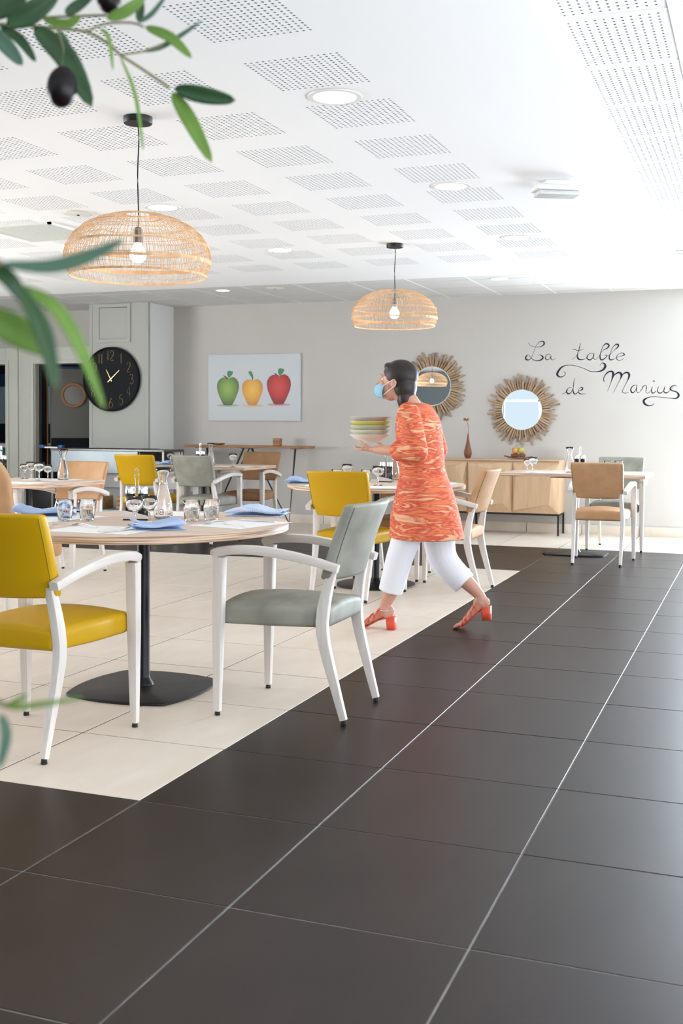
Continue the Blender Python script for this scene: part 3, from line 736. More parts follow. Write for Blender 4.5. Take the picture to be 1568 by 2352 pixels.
def cut_spoon():
    bm = new(); pts = smooth_pts([(-.095, 0, .0025), (-.05, 0, .0065), (0, 0, .010), (.035, 0, .006)], 2)
    sweep(pts, [(.0062, .001), (.005, .0011), (.0042, .0012), (.0035, .0013), (.003, .0014), (.003, .0014), (.0035, .0014)], bm=bm, n=8)
    rings = []
    for i in range(9):
        t = i/8; x = .033+.055*t; wd = .019*math.sin(math.pi*min(1, t*.97+.03))**.6+.0008; dz = .006*(1-math.sin(math.pi*t))
        rings.append([Vector((x, y*wd, .0012+dz+.0045*y*y)) for y in (-1, -.6, 0, .6, 1)])
    vr = loft(bm, rings, cap=False, close=False); me = mesh(bm, MT['cutlery'], True); return me
def cut_knife():
    bm = sweep([(-.105, 0, .003), (-.09, 0, .003), (-.01, 0, .003)], [(.004, .002), (.0065, .003), (.0055, .003)], n=8)
    sweep([(-.012, 0, .003), (.0, 0, .0025), (.07, .002, .0025), (.10, .006, .0025)], [(.004, .0016), (.009, .0008), (.009, .0007), (.002, .0005)], bm=bm, n=8)
    return mesh(bm, MT['cutlery'], True)
FK, SP, KN = cut_fork(), cut_spoon(), cut_knife()
def cutlery(kind, a, b, label, z=ZT+.0012, g='table cutlery'):
    """a, b: photo pixels of the handle end and of the working end"""
    me = {'fork': FK, 'spoon': SP, 'knife': KN}[kind]; p, q = at(*a, z=z), at(*b, z=z); c = (p+q)/2; d = q-p
    o = ob({'fork': 'fork', 'spoon': 'spoon', 'knife': 'table_knife'}[kind], me, None, (c.x, c.y, z), (0, 0, math.atan2(d.y, d.x)), label=label, cat='cutlery', group=g)
    return o
def napkin(xy, rz, L, Wd, label, m, hgt=.028, seed=1, roll=False):
    rnd = random.Random(seed); n = 16
    prof = [(-.5, .004), (-.2, .002), (.1, .003), (.42, .002), (.5, .25), (.40, .46), (.1, .40), (-.25, .42), (-.46, .40), (-.5, .62), (-.42, .82), (-.1, .90), (.2, 1.0), (.40, .92), (.49, .72), (.46, .60), (.2, .62)]
    prof = [(p.x, p.z) for p in smooth_pts([(a, 0, b) for a, b in prof], 2)]
    rings = []
    for i in range(n+1):
        t = i/n; wz = .85+.25*math.sin(2.2*t*math.pi+seed)+rnd.uniform(-.04, .04); sh = .05*math.sin(3*t+seed*2)*Wd
        rings.append([Vector(((t-.5)*L+.012*math.sin(9*v+seed)*(1 if i in (0, n) else .2), y*Wd*(1-.06*math.sin(5*t+seed))+sh*v, max(.0012, v*hgt*1.35*wz+.0022*math.sin(40*y+11*t*math.sin(seed)+seed)*v))) for y, v in prof])
    bm = new(); loft(bm, rings, cap=False, close=False)
    o = ob('napkin', mesh(bm, MT[m], 'all'), None, (*xy, ZT+.0008), (0, 0, rz), label=label, cat='napkin', group=None)
    md = o.modifiers.new('s', 'SOLIDIFY'); md.thickness = .0012; md.offset = 0
    return o
def placemat(pts, label, z=ZT):
    bm = new(); P_ = [at(*p, z=z) for p in pts]
    c = sum(P_, Vector())/4
    bm_v = [[Vector((p.x, p.y, z-.0001)) for p in P_], [Vector((p.x, p.y, z+.0007)) for p in P_]]
    loft(bm, bm_v); me = mesh(bm, MT['paper'])
    me.transform(Matrix.Translation(-Vector((c.x, c.y, 0))))
    return ob('paper_placemat', me, None, (c.x, c.y, 0), label=label, cat='placemat')
def mat_rect(cx, cy, rz, label, a=.19, b=.14):
    o = ob('paper_placemat', boxm((-a, -b, ZT-.0001), (a, b, ZT+.0007), MT['paper']), None, (cx, cy, 0), (0, 0, rz), label=label, cat='placemat'); return o

# front round table
mat_rect(-2.50, 3.90, math.radians(0), 'white paper placemat at the front edge of the front round table')
mat_rect(-2.10, 4.36, math.radians(78), 'white paper placemat under the checked napkin')
mat_rect(-3.00, 4.30, math.radians(80), 'white paper placemat behind the foreground yellow backrest')
mat_rect(-2.62, 4.72, math.radians(3), 'white paper placemat on the far side of the front round table', .16, .12)
tumbler(P2(149, 1196), 'faceted water tumbler above the fork, leftmost of four')
tumbler(P2(200, 1195), 'faceted water tumbler above the spoon, second from the left')
tumbler(P2(440, 1197), 'faceted water tumbler right of the carafe, third from the left')
tumbler(P2(485, 1195), 'faceted water tumbler nearest the checked napkin')
carafe(P2(375, 1192), 'water carafe behind the plain blue napkin')
caddy(P2(314, 1194), math.radians(18), 'oil and vinegar set left of the front carafe')
wine(P2(309, 1206), 'stemmed glass in front of the oil and vinegar set')
wine(P2(342, 1202), 'stemmed glass between the vinegar set and the front carafe')
napkin((-2.31, 4.01), math.radians(38), .20, .12, 'plain blue folded napkin at the front edge of the table', 'blue', .030, 2)
napkin((-2.225, 4.80), math.radians(12), .27, .13, 'pale blue checked napkin on the right of the front table', 'gingham', .034, 5)
napkin((-3.13, 4.38), math.radians(10), .27, .12, 'blue napkin behind the foreground yellow backrest', 'blue', .034, 8)
cutlery('fork', (100, 1215), (142, 1198), 'fork near the leftmost tumbler')
cutlery('spoon', (225, 1212), (160, 1205), 'spoon in front of the second tumbler')
cutlery('knife', (218, 1226), (330, 1214), 'knife left of the plain blue napkin')
cutlery('fork', (225, 1222), (300, 1213), 'fork lying beside the knife at the plain blue napkin', z=ZT+.0065)
cutlery('spoon', (520, 1196), (462, 1206), 'spoon below the third tumbler', z=ZT+.0012)
cutlery('fork', (582, 1215), (490, 1200), 'fork on the right placemat of the front table')
cutlery('knife', (645, 1201), (530, 1194), 'knife along the front of the checked napkin')
cutlery('knife', (60, 1192), (125, 1180), 'knife left of the leftmost tumbler')
# left square table
for n, (q, lb) in enumerate((((56, 1099), 'leftmost of the four stemmed glasses on the left square table'), ((72, 1101), 'second stemmed glass from the left on the left square table'), ((90, 1103), 'third stemmed glass from the left on the left square table'), ((110, 1102), 'stemmed glass nearest the carafe on the left square table'))):
    wine(P2(*q), lb, sc=(.94 if n in (0, 3) else 1.12))
carafe(P2(145, 1103), 'water carafe on the left square table')
mat_rect(-4.98, 6.66, 0, 'white paper placemat at the near edge of the left square table', .19, .13)
mat_rect(-5.02, 7.13, 0, 'white paper placemat at the far edge of the left square table', .19, .13)
cutlery('spoon', (60, 1108), (100, 1103), 'spoon on the near placemat of the left square table')
cutlery('knife', (40, 1111), (95, 1106), 'knife on the near placemat of the left square table')
caddy(P2(3, 1086), 0, 'oil and vinegar set at the far left edge of the photo')
# rear left table
wine(P2(535, 1073), 'single stemmed glass in front of the brown armchair', sc=1.12)
carafe(P2(484, 1070.5), 'carafe behind the taupe armchair on the rear left table')
caddy(P2(460, 1069.5), 0, 'oil and vinegar set behind the taupe armchair')
wine(P2(391, 1066), 'stemmed glass beside the small blue napkin on the rear left table', water=False)
tumbler(P2(397, 1068), 'tumbler left of the taupe armchair on the rear left table', water=False)
napkin(P2(376, 1067), .1, .16, .10, 'small blue napkin between the yellow and taupe armchairs', 'blue', .03, 3)
mat_rect(-4.98, 10.10, 0, 'white paper placemat at the right end of the rear left table', .19, .13)
cutlery('spoon', (520, 1072), (552, 1070), 'spoon beside the single stemmed glass on the rear left table')
# rear round table
napkin(P2(690, 1110), math.radians(15), .20, .13, 'blue napkin left of the rear yellow backrest', 'blue', .035, 6)
wine(P2(797, 1106), 'stemmed glass above the rear yellow backrest', sc=1.1)
wine(P2(868, 1115), 'wide stemmed glass right of the rear yellow backrest', sc=1.15, water=False)
tumbler(P2(773, 1107), 'tumbler left of the glass above the rear yellow backrest')
tumbler(P2(841, 1107), 'tumbler at the right corner of the rear yellow backrest')
caddy(P2(886, 1107), 0, 'oil and vinegar set on the rear round table')
carafe(P2(905, 1103), 'carafe beside the woman on the rear round table')
mat_rect(-2.38, 7.28, .1, 'white paper placemat under the wide stemmed glass', .17, .13)
mat_rect(-2.22, 7.85, math.pi/2, 'white paper placemat at the right side of the rear round table', .19, .13)
mat_rect(-2.85, 7.3, .3, 'white paper placemat at the left of the rear round table', .15, .12)
# right rectangular table
wine(P2(1211, 1084), 'smaller stemmed glass on the right rectangular table', water=False)
wine(P2(1223, 1085), 'larger stemmed glass on the right rectangular table', sc=1.15)
carafe(P2(1308, 1086), 'carafe on the right rectangular table', water=False)
caddy(P2(1331, 1082), 0, 'oil and vinegar set above the tan backrest')
tumbler(P2(1396, 1081), 'left tumbler in front of the sage chair by the back wall')
tumbler(P2(1420, 1081), 'right tumbler in front of the sage chair by the back wall')
mat_rect(-1.85, 10.22, 0, 'white paper placemat at the left of the right rectangular table', .19, .13)
mat_rect(-1.18, 10.50, 0, 'white paper placemat at the right of the right rectangular table', .19, .13)
cutlery('fork', (1230, 1083), (1280, 1081), 'fork on the left placemat of the right rectangular table')
cutlery('knife', (1440, 1086), (1465, 1083), 'knife at the right end of the right rectangular table')

# ------------------------------------------------------------------ back wall things
# canvas with three apples
cv = empty('apple_picture', (-5.695, YB, 1.605), label='white canvas print of a green, a yellow and a red apple', cat='picture')
ob('canvas', boxm((-.60, -.035, -.398), (.60, 0, .398), [MT['canvas']], .003), cv)
ob('canvas_edge', boxm((.6005, -.034, -.396), (.604, -.001, .396), MT['canvas_e']), cv)
def print_mat(name, c1, c2, c3):
    m = bpy.data.materials.new(name); m.use_nodes = True; N = m.node_tree.nodes; L = m.node_tree.links; b = N['Principled BSDF']; b.inputs['Roughness'].default_value = .5
    tc = N.new('ShaderNodeTexCoord'); mp = N.new('ShaderNodeMapping'); mp.inputs['Location'].default_value = (.01, 0, -.02); mp.inputs['Scale'].default_value = (6.2, 0, 5.2)
    gr = N.new('ShaderNodeTexGradient'); gr.gradient_type = 'SPHERICAL'; cr = N.new('ShaderNodeValToRGB')
    L.new(tc.outputs['Object'], mp.inputs[0]); L.new(mp.outputs[0], gr.inputs[0]); L.new(gr.outputs[1], cr.inputs[0]); L.new(cr.outputs[0], b.inputs['Base Color'])
    e = cr.color_ramp.elements; e[0].color = (*c1, 1); e[1].color = (*c3, 1); e[1].position = .98; q = e.new(.45); q.color = (*c2, 1); return m
AP = [(-.155, .03), (-.15, .08), (-.12, .125), (-.075, .15), (-.03, .145), (0, .125), (.03, .145), (.075, .155), (.12, .13), (.15, .085), (.157, .03), (.145, -.03), (.115, -.10), (.085, -.16), (.06, -.2), (.03, -.205), (-.03, -.205), (-.06, -.2), (-.085, -.16), (-.12, -.09), (-.145, -.03)]
def poly(pts, m, y=-.001):
    bm = new(); a = [bm.verts.new((x, y, z)) for x, z in pts]; b = [bm.verts.new((x, y-.0006, z)) for x, z in pts]; n = len(pts)
    bm.faces.new(b); bm.faces.new(a[::-1])
    for i in range(n): bm.faces.new((a[i], a[(i+1) % n], b[(i+1) % n], b[i]))
    return mesh(bm, m)
leafp = [(0, 0), (-.02, .035), (-.022, .075), (0, .09), (.03, .085), (.06, .075), (.045, .04), (.02, .015)]
for cx, sc, cz, c, lx in ((-.335, .95, -.02, ((.06, .11, .02), (.16, .30, .04), (.28, .42, .08)), 1), (.0-.01, .88, -.035, ((.50, .18, .03), (.72, .36, .04), (.80, .50, .06)), -1), (.335, 1.0, 0, ((.22, .006, .01), (.52, .02, .02), (.60, .05, .04)), 1)):
    a = ob('apple_print', poly([(x*sc, z*sc) for x, z in AP], print_mat('apple print', *c)), cv, (cx, -.0352, cz))
    a['label'] = {-.335: 'green apple print', -.01: 'yellow apple print', .335: 'red apple print'}[cx]
    ob('stem_print', poly([(-.035*lx-.03, .165), (-.02*lx-.03, .168), (.004, .135), (.002, .115), (-.004, .115)], MT['stemd'], -.0009), a, (0, 0, 0))
    ob('leaf_print', poly([(x*lx, z) for x, z in leafp] if lx > 0 else [(x*lx*.6-.02*z*20, z*1.1) for x, z in leafp], mat('leaf print', (.05, .22, .07), .5)), a, (.012, 0, .135))
    ob('shadow_print', poly([(.15*math.cos(k*math.pi/10), .016*math.sin(k*math.pi/10)) for k in range(20)], mat('print shade', tuple(.45*v+.32 for v in c[1]), .6), -.0001), a, (.0, .0, -.205*sc))
# sunburst mirrors
def sunburst(cx, cz, label, seed):
    rnd = random.Random(seed); y = YB
    t = empty('sunburst_mirror', (cx, y, cz), label=label, cat='mirror')
    ob('mirror_glass', mesh(lathe([(0, .030), (.214, .030), (.216, .028), (.216, .02), (0, .02)], 64), MT['mirror'], True), t, (0, 0, 0), (math.pi/2, 0, 0))
    ob('rim', mesh(lathe([(.214, .0305), (.219, .0325), (.222, .0305), (.222, .02), (.214, .02), (.214, .0305)], 64), MT['frame_w'], True), t, (0, 0, 0), (math.pi/2, 0, 0))
    ob('backboard', mesh(lathe([(0, 0), (.30, 0), (.30, .008), (0, .008)], 40), MT['drift2'], True), t, (0, 0, 0), (math.pi/2, 0, 0))
    N_ = 78; vs = []
    for v in range(6):
        bm = new(); L = 1
        pts = [(0, -.5, 0), (.33, -.5, 0)]
        a = .5; rings = []
        for k, x in enumerate((0, .06, .5, .93, 1)):
            wv = .5*(1 if 0 < k < 4 else .82)*(1+rnd.uniform(-.12, .12)); off = rnd.uniform(-.08, .08)
            rings.append([Vector((x, -wv+off, -.5)), Vector((x, wv+off, -.5)), Vector((x, wv+off, .5)), Vector((x, -wv+off, .5))])
        loft(bm, rings); vs.append([mesh(bm, MT['drift' if v % 3 else 'drift2'])])
    for layer, (cnt, r0_, z0, lmin, lmax) in enumerate(((44, .225, .016, .12, .185), (62, .222, .030, .075, .135))):
        for i in range(cnt):
            a = 2*math.pi*(i+rnd.uniform(-.18, .18))/cnt; L = rnd.uniform(lmin, lmax); r = r0_+rnd.uniform(-.004, .006)
            o = ob('wood_stick', rnd.choice(vs)[0], t)
            sc = Matrix.Diagonal((L, rnd.uniform(.013, .021), rnd.uniform(.009, .013), 1))
            Mx = Matrix.Rotation(math.pi/2, 4, 'X') @ Matrix.Rotation(a, 4, 'Z') @ Matrix.Translation((r, 0, z0)) @ Matrix.Rotation(rnd.uniform(-.07, .07), 4, 'Z') @ Matrix.Rotation(rnd.uniform(-.25, .25), 4, 'X') @ sc
            o.matrix_basis = Mx
sunburst(-3.48, 1.605, 'driftwood sunburst mirror reflecting a pendant, beside the woman', 3)
sunburst(-2.457, 1.34, 'driftwood sunburst mirror reflecting a window, above the sideboard', 9)
# hand lettering
LT = empty('wall_lettering', (0, YB, 0), label='black handwritten wall lettering reading La table de Marius', cat='lettering')
def script(name, strokes, lab=None):
    bm = new()
    for st in strokes:
        P3 = smooth_pts([(a, b, c) for a, b, c in st], 5); prev = None
        pts = []
        for p in P3:
            v = at(1190+p.x/4.148, 770+p.y/4.148, y=YB-.0012); pts.append((Vector((v.x, 0, v.z)), max(2.4, p.z*1.25)*.5*.00116))
        L_, R_ = [], []
        for i, (p, wv) in enumerate(pts):
            d = pts[min(i+1, len(pts)-1)][0]-pts[max(i-1, 0)][0]
            if d.length < 1e-7: d = Vector((1, 0, 0))
            d.normalize(); n_ = Vector((-d.z, 0, d.x))
            L_.append(p+n_*wv); R_.append(p-n_*wv)
        loft(bm, [[l+Vector((0, -.0003, 0)), r+Vector((0, -.0003, 0)), r+Vector((0, -.0012, 0)), l+Vector((0, -.0012, 0))] for l, r in zip(L_, R_)])
    o = ob(name, mesh(bm, MT['ink']), LT)
    if lab: o['label'] = lab
script('word', [[(93,70,2),(115,98,3),(165,112,3),(215,108,5),(245,85,11),(238,60,10),(205,62,5),(170,100,2.5),(150,150,2.5),(125,210,3),(100,235,6),(72,228,12),(75,200,9),(100,190,3),(130,225,4),(170,243,6),(215,235,10),(235,210,12),(215,190,6),(190,190,2)],
 [(310,190,3),(285,180,4),(260,200,5),(262,228,7),(290,230,3),(312,195,3),(308,218,7),(325,235,3),(357,222,2)]], 'word La')
script('word', [[(507,232,2),(545,205,2),(575,150,2.5),(592,75,3)], [(590,78,3),(575,140,3),(562,190,7),(568,220,13),(590,232,8),(630,228,3),(665,200,2)], [(517,140,3),(535,133,4),(570,148,4),(618,132,2)],
 [(720,178,3),(690,170,3),(658,195,5),(655,222,8),(685,235,8),(715,205,4),(722,175,3),(713,212,6),(735,230,3),(765,205,2)],
 [(765,205,2),(800,150,3),(850,120,9),(862,95,12),(840,80,11),(810,100,5),(785,160,4),(778,215,9),(795,235,9),(830,215,6),(845,190,4),(822,190,2),(850,195,2),(872,185,2)],
 [(872,190,2),(910,145,3),(945,115,9),(952,92,12),(930,87,8),(900,115,4),(875,170,4),(865,215,9),(880,235,8),(915,225,3),(945,205,2)],
 [(945,208,2),(990,195,4),(1010,185,9),(990,168,5),(955,180,3),(935,210,5),(945,235,5),(975,238,3),(1005,222,2)]], 'word table')
script('flourish', [[(430,345,3),(448,365,4),(430,390,5),(395,397,9),(370,375,16),(385,335,15),(420,300,10),(470,285,4),(540,290,4),(620,315,4),(690,345,5),(750,348,7),(805,330,14),(828,295,17),(815,268,10),(790,268,3),(775,295,2)]])
script('word', [[(410,562,2),(450,545,3),(475,520,2)], [(505,497,3),(475,505,4),(458,535,9),(475,558,10),(505,540,4),(525,490,3),(533,408,2.5)], [(533,410,2.5),(522,500,4),(525,545,9),(545,560,7),(580,530,2)],
 [(575,528,2),(605,520,9),(612,502,9),(590,500,3),(572,525,3),(578,552,7),(605,560,5),(640,557,2)]], 'word de')
script('word', [[(825,445,3),(812,430,6),(818,395,6),(850,355,10),(890,345,13),(903,375,17),(885,440,5),(865,495,3),(848,535,2)], [(895,400,2),(925,370,9),(960,355,13),(982,378,17),(970,420,5),(940,480,3),(905,545,2)], [(975,400,2),(1005,365,9),(1040,355,13),(1056,385,15),(1035,440,5),(1005,500,3),(990,540,4),(1015,552,4),(1055,545,2)],
 [(1130,475,3),(1095,480,5),(1070,515,9),(1085,548,10),(1115,525,4),(1132,475,3),(1125,525,5),(1145,550,3),(1175,510,2)],
 [(1165,530,2),(1180,515,3),(1185,490,6),(1215,478,3),(1220,500,6),(1215,540,3),(1235,552,3),(1265,520,2)],
 [(1275,490,5),(1268,530,7),(1280,552,8),(1315,530,2)], [(1298,438,3),(1290,446,3),(1282,438,3),(1290,430,3),(1298,438,3)],
 [(1335,487,3),(1325,530,6),(1345,552,8),(1385,530,3),(1395,487,3)], [(1395,490,3),(1385,530,5),(1405,550,9),(1440,530,3),(1475,495,2)],
 [(1505,492,2),(1500,478,4),(1465,485,7),(1445,510,10),(1465,528,8),(1505,540,9),(1527,570,15),(1505,600,10),(1450,600,5),(1380,592,3),(1300,587,4),(1240,592,6),(1195,620,16),(1205,655,15),(1245,672,8),(1285,660,4),(1288,645,2)]], 'word Marius')
# clock
CK = empty('wall_clock', (-7.285, CYF, 1.694), label='large round black wall clock with thin gold numerals', cat='clock')
ob('clock_case', mesh(lathe([(0, .0), (.380, .0), (.385, .004), (.385, .046), (.372, .050), (.366, .036), (0, .036)], 80), MT['clock'], True), CK, (0, 0, 0), (math.pi/2, 0, 0))
DG = {'0': [[(.5,1),(.15,.85),(.1,.5),(.15,.15),(.5,0),(.85,.15),(.9,.5),(.85,.85),(.5,1)]], '1': [[(.5,1),(.5,0)]], '2': [[(.1,.75),(.3,.97),(.65,.97),(.85,.75),(.7,.5),(.1,0),(.9,0)]],
 '3': [[(.1,.85),(.4,1),(.75,.9),(.75,.65),(.4,.53),(.8,.45),(.9,.22),(.6,0),(.3,0),(.1,.15)]], '4': [[(.65,0),(.65,1),(.05,.28),(.95,.28)]], '5': [[(.8,1),(.3,1),(.18,.58),(.5,.65),(.85,.5),(.85,.15),(.5,0),(.1,.12)]],
 '6': [[(.65,1),(.3,.7),(.1,.3),(.25,.05),(.6,0),(.88,.2),(.8,.5),(.5,.6),(.2,.5)]], '7': [[(.1,1),(.9,1),(.4,0)]], '8': [[(.5,.53),(.2,.7),(.25,.93),(.5,1),(.75,.93),(.8,.7),(.5,.53),(.12,.3),(.2,.05),(.5,0),(.8,.05),(.88,.3),(.5,.53)]],
 '9': [[(.85,.65),(.6,.45),(.25,.5),(.12,.75),(.3,.97),(.6,1),(.85,.85),(.88,.6),(.75,.2),(.45,0)]]}
for hnum in range(1, 13):
    a = math.radians(90-30*hnum); s = str(hnum); cx, cz = .285*math.cos(a), .285*math.sin(a); hh = .115; ww = .06; bm = new()
    wds = [.022 if ch == '1' else ww for ch in s]; tot = sum(wds)+.016*(len(s)-1); x = cx-tot/2
    for ch, wv in zip(s, wds):
        for st in DG[ch]:
            pts = [(x+u*wv, 0, cz-hh/2+v*hh) for u, v in st]
            if ch not in '147' and len(pts) > 3: pts = smooth_pts(pts, 3)
            sweep(pts, .0022, up=(0, 1, 0), n=5, bm=bm)
        x += wv+.016
    ob('numeral', mesh(bm, MT['gold']), CK, (0, -.040, 0))
def hand(bm_a, L, tail): return mesh(sweep([(-tail, 0, 0), (0, 0, 0), (L, 0, 0)], [(.005, .0015), (.006, .0015), (.003, .0015)], n=6, up=(0, 1, 0)), MT['gold'], True)
ob('hour_hand', hand(0, .13, .03), CK, (0, -.044, 0), (0, -math.radians(118), 0))
ob('minute_hand', hand(0, .16, .05), CK, (0, -.048, 0), (0, -math.radians(41), 0))
# console table
cs = empty('console_table', (-5.65, 11.93, 0), label='narrow live edge wooden console on black metal legs', cat='console table')
bm = new(); rr = []
for i in range(25):
    x = -.80+1.6*i/24; e = 1 if 0 < i < 24 else .75; wob = .006*math.sin(i*1.3)
    rr.append([Vector((x, -.13*e+wob, .886)), Vector((x, .13*e, .886)), Vector((x, .135*e, .915)), Vector((x, -.138*e+wob, .915))])
loft(bm, rr); ob('console_top', mesh(bm, MT['oakb']), cs)
for s in (-1, 1):
    for yy in (.05,):
        ob('leg', mesh(sweep([(s*.05, -.03, .884), (s*.50, yy, .008), (s*.575, .05, .884)], .0115, n=8, up=(0, 1, 0)), MT['rubber'], True), cs)
    ob('leg_strut', mesh(sweep([(s*.015, .06, .884), (s*.12, .06, .70), (s*.15, .055, .55)], .007, n=8, up=(0, 1, 0)), MT['rubber'], True), cs)
bm = new()
for s in (-1, 1): box(bm, (s*.62-.04, -.1, .880), (s*.62+.04, .1, .8855))
box(bm, (-.07, -.08, .880), (.07, .08, .8855)); ob('bracket', mesh(bm, MT['rubber']), cs)
p = at(637, 1021, y=11.93)
wv_ = empty('wooden_vase', (p.x, 11.93, .9155), label='small carved wooden block vase on the console', cat='vase')
ob('vase_body', mesh(slab(.088, .088, .088, .010, 2, (4, 4, 4), lambda p: Vector((p.x*(1+.04*math.sin(30*p.z)), p.y, p.z+.045))), mat('knotted wood', (.25, .11, .04), .5, col2=(.48, .27, .12), scale=(10, 10, 25), detail=5), True), wv_)
ob('vase_mouth', mesh(lathe([(0, .0885), (.03, .0885), (.03, .0895), (0, .0895)], 16), MT['drift2']), wv_)
p = at(503, 1021, y=11.93)
ob('leaf_dish', mesh(slab(.15, .09, .012, .004, 2, (10, 6, 1), lambda p: Vector((p.x*(1-.5*(p.y/.045)**2), p.y, p.z+.007+1.9*p.x*p.x+3*p.y*p.y))), MT['vase'], True), None, (p.x, 11.93, .9155), label='shallow curved wooden dish at the left of the console', cat='dish')
# sideboard
SB = empty('sideboard', (-2.73, 11.99, 0), label='oak sideboard with faceted doors on a black metal frame', cat='sideboard')
sw, sd = .745, .19
ob('carcass', boxm((-sw, -sd+.02, .232), (sw, sd, .79), MT['oak'], .002), SB)
DW = 2*sw/3
def facet(v):
    bm = new(); x0, x1, z0, z1 = -DW/2+.0015, DW/2-.0015, .234, .776; y = -sd+.018; yf = -sd-.030
    if v == 0: inn = [(x0+.02, z0+.03), (x1-.055, z0+.11), (x1-.04, z1-.20), (x1-.12, z1-.055), (x0+.03, z1-.10)]
    elif v == 1: inn = [(x0+.03, z0+.05), (x1-.09, z0+.10), (x1-.035, z1-.14), (x1-.07, z1-.10), (x0+.02, z1-.03)]
    else: inn = [(x0+.02, z0+.03), (x1-.10, z0+.10), (x1-.09, z0+.17), (x1-.075, z1-.16), (x1-.16, z1-.075), (x0+.04, z1-.12)]
    o = [bm.verts.new((x, y, z)) for x, z in ((x0, z0), (x1, z0), (x1, z1), (x0, z1))]
    f_ = [bm.verts.new((x, y-.004, z)) for x, z in ((x0, z0), (x1, z0), (x1, z1), (x0, z1))]
    for a in range(4): b = (a+1) % 4; bm.faces.new((o[a], o[b], f_[b], f_[a]))
    iv = [bm.verts.new((x, yf, z)) for x, z in inn]; bm.faces.new(iv); n = len(iv)
    bm.faces.new((f_[0], f_[1], iv[1], iv[0])); bm.faces.new((f_[2], f_[3], iv[n-1], iv[n-2])); bm.faces.new((f_[3], f_[0], iv[0], iv[n-1]))
    for k in range(1, n-2): bm.faces.new((f_[1], iv[k+1], iv[k])) if k < n-3 else bm.faces.new((f_[1], f_[2], iv[k+1], iv[k]))
    return mesh(bm, MT['oak'])
for k in range(3): ob('door', facet(k), SB, (-sw+DW*(k+.5), 0, 0))
ob('top_board', boxm((-sw, -sd-.005, .791), (sw, sd, .803), MT['oak'], .002), SB)
bm = new()
for yy in (-sd+.03, sd-.02): box(bm, (-sw, yy-.009, .212), (sw, yy+.009, .231))
for xx in (-sw+.009, 0, sw-.009): box(bm, (xx-.009, -sd+.03, .2125), (xx+.009, sd-.02, .2305))
ob('metal_frame', mesh(bm, MT['rubber']), SB)
for xx in (-sw+.009, -.23, sw-.009):
    for yy in (-sd+.03, sd-.02): ob('leg', boxm((xx-.009, yy-.009, 0), (xx+.009, yy+.009, .2115), MT['rubber']), SB)
ZS = .8035
p = at(1074, 1055, y=11.95)
vs_ = empty('bottle_vase', (p.x, 11.95, ZS), label='slender dark wooden bottle vase on the sideboard', cat='vase')
ob('vase_body', mesh(lathe([(0, 0), (.022, 0), (.036, .02), (.043, .05), (.040, .085), (.026, .14), (.014, .20), (.008, .255), (.009, .268), (.006, .268), (.005, .25), (0, .25)], 28), MT['vase'], True), vs_)
fl = empty('dried_flower', (p.x, 11.95, ZS+.262), label='rust red dried flower standing in the bottle vase', cat='flower')
ob('stem', mesh(sweep(smooth_pts([(0, 0, 0), (.006, 0, .05), (.0, 0, .10), (-.018, 0, .15)], 3), .0022, n=6), MT['stemd'], True), fl)
ob('flower_centre', mesh(lathe([(0, -.006), (.012, 0), (.010, .008), (0, .011)], 14), MT['stemd'], True), fl, (-.021, -.004, .157))
pt = mesh(slab(.030, .014, .004, .0015, 2, (3, 2, 1), lambda p: Vector((p.x+.022, p.y, p.z-.25*abs(p.y)+6*p.x*p.x))), MT['flower'], True)
for k in range(11): ob('petal', pt, fl, (-.021, -.004, .155), (random.uniform(-.3, .3), random.uniform(-.8, .2), 2*math.pi*k/11))
p = at(1190, 1055, y=11.95)
tr = empty('wooden_tray', (p.x, 11.95, ZS), .05, label='rustic wooden tray holding two apples on the sideboard', cat='tray')
ob('tray_board', mesh(slab(.30, .12, .014, .004, 2, (10, 2, 1), lambda p: Vector((p.x, p.y*(1-.3*abs(p.x)/.15), p.z+.012+.9*p.x*p.x-.02*(p.x)))), MT['vase'], True), tr)
ob('bowl_base', mesh(slab(.15, .10, .035, .01, 2, (6, 2, 1), lambda p: Vector((p.x*(1+2.5*p.z), p.y, p.z+.042))), MT['vase'], True), tr)
AM = [(0, .008), (.012, .0), (.026, .006), (.037, .028), (.038, .045), (.028, .064), (.012, .067), (0, .058)]
for dx, m_, lb, st in ((-.03, mat('red apple skin', (.62, .10, .07), .35, col2=(.72, .42, .12), scale=(14, 14, 6)), 'red apple on the wooden tray', 1), (.038, mat('green apple skin', (.42, .45, .08), .35, col2=(.60, .45, .15), scale=(10, 10, 6)), 'green apple on the wooden tray', 0)):
    ap = empty('apple', (p.x+dx, 11.93, ZS+.060), label=lb, cat='apple')
    ob('apple_body', mesh(lathe(AM, 24), m_, 'all'), ap)
    ob('stem', mesh(sweep([(0, 0, .058), (.006, 0, .08), (.020+.012*st, 0, .10 if st else .085)], .0017, n=5), MT['stemd'], True), ap)
# wall outlets
for px_, py_, lb in ((443, 1122, 'white wall socket under the console'), (1243, 1127, 'grey wall socket right of the sideboard')):
    p = at(px_, py_, y=YB); t = empty('wall_socket', (p.x, YB, p.z), label=lb, cat='socket')
    ob('cover_plate', boxm((-.035, -.012, -.04), (.035, 0, .04), MT['frame_w'] if px_ < 900 else MT['grille'], .004), t)
    ob('switch_plate', boxm((-.018, -.015, -.022), (.018, -.0125, .022), MT['paper']), t)
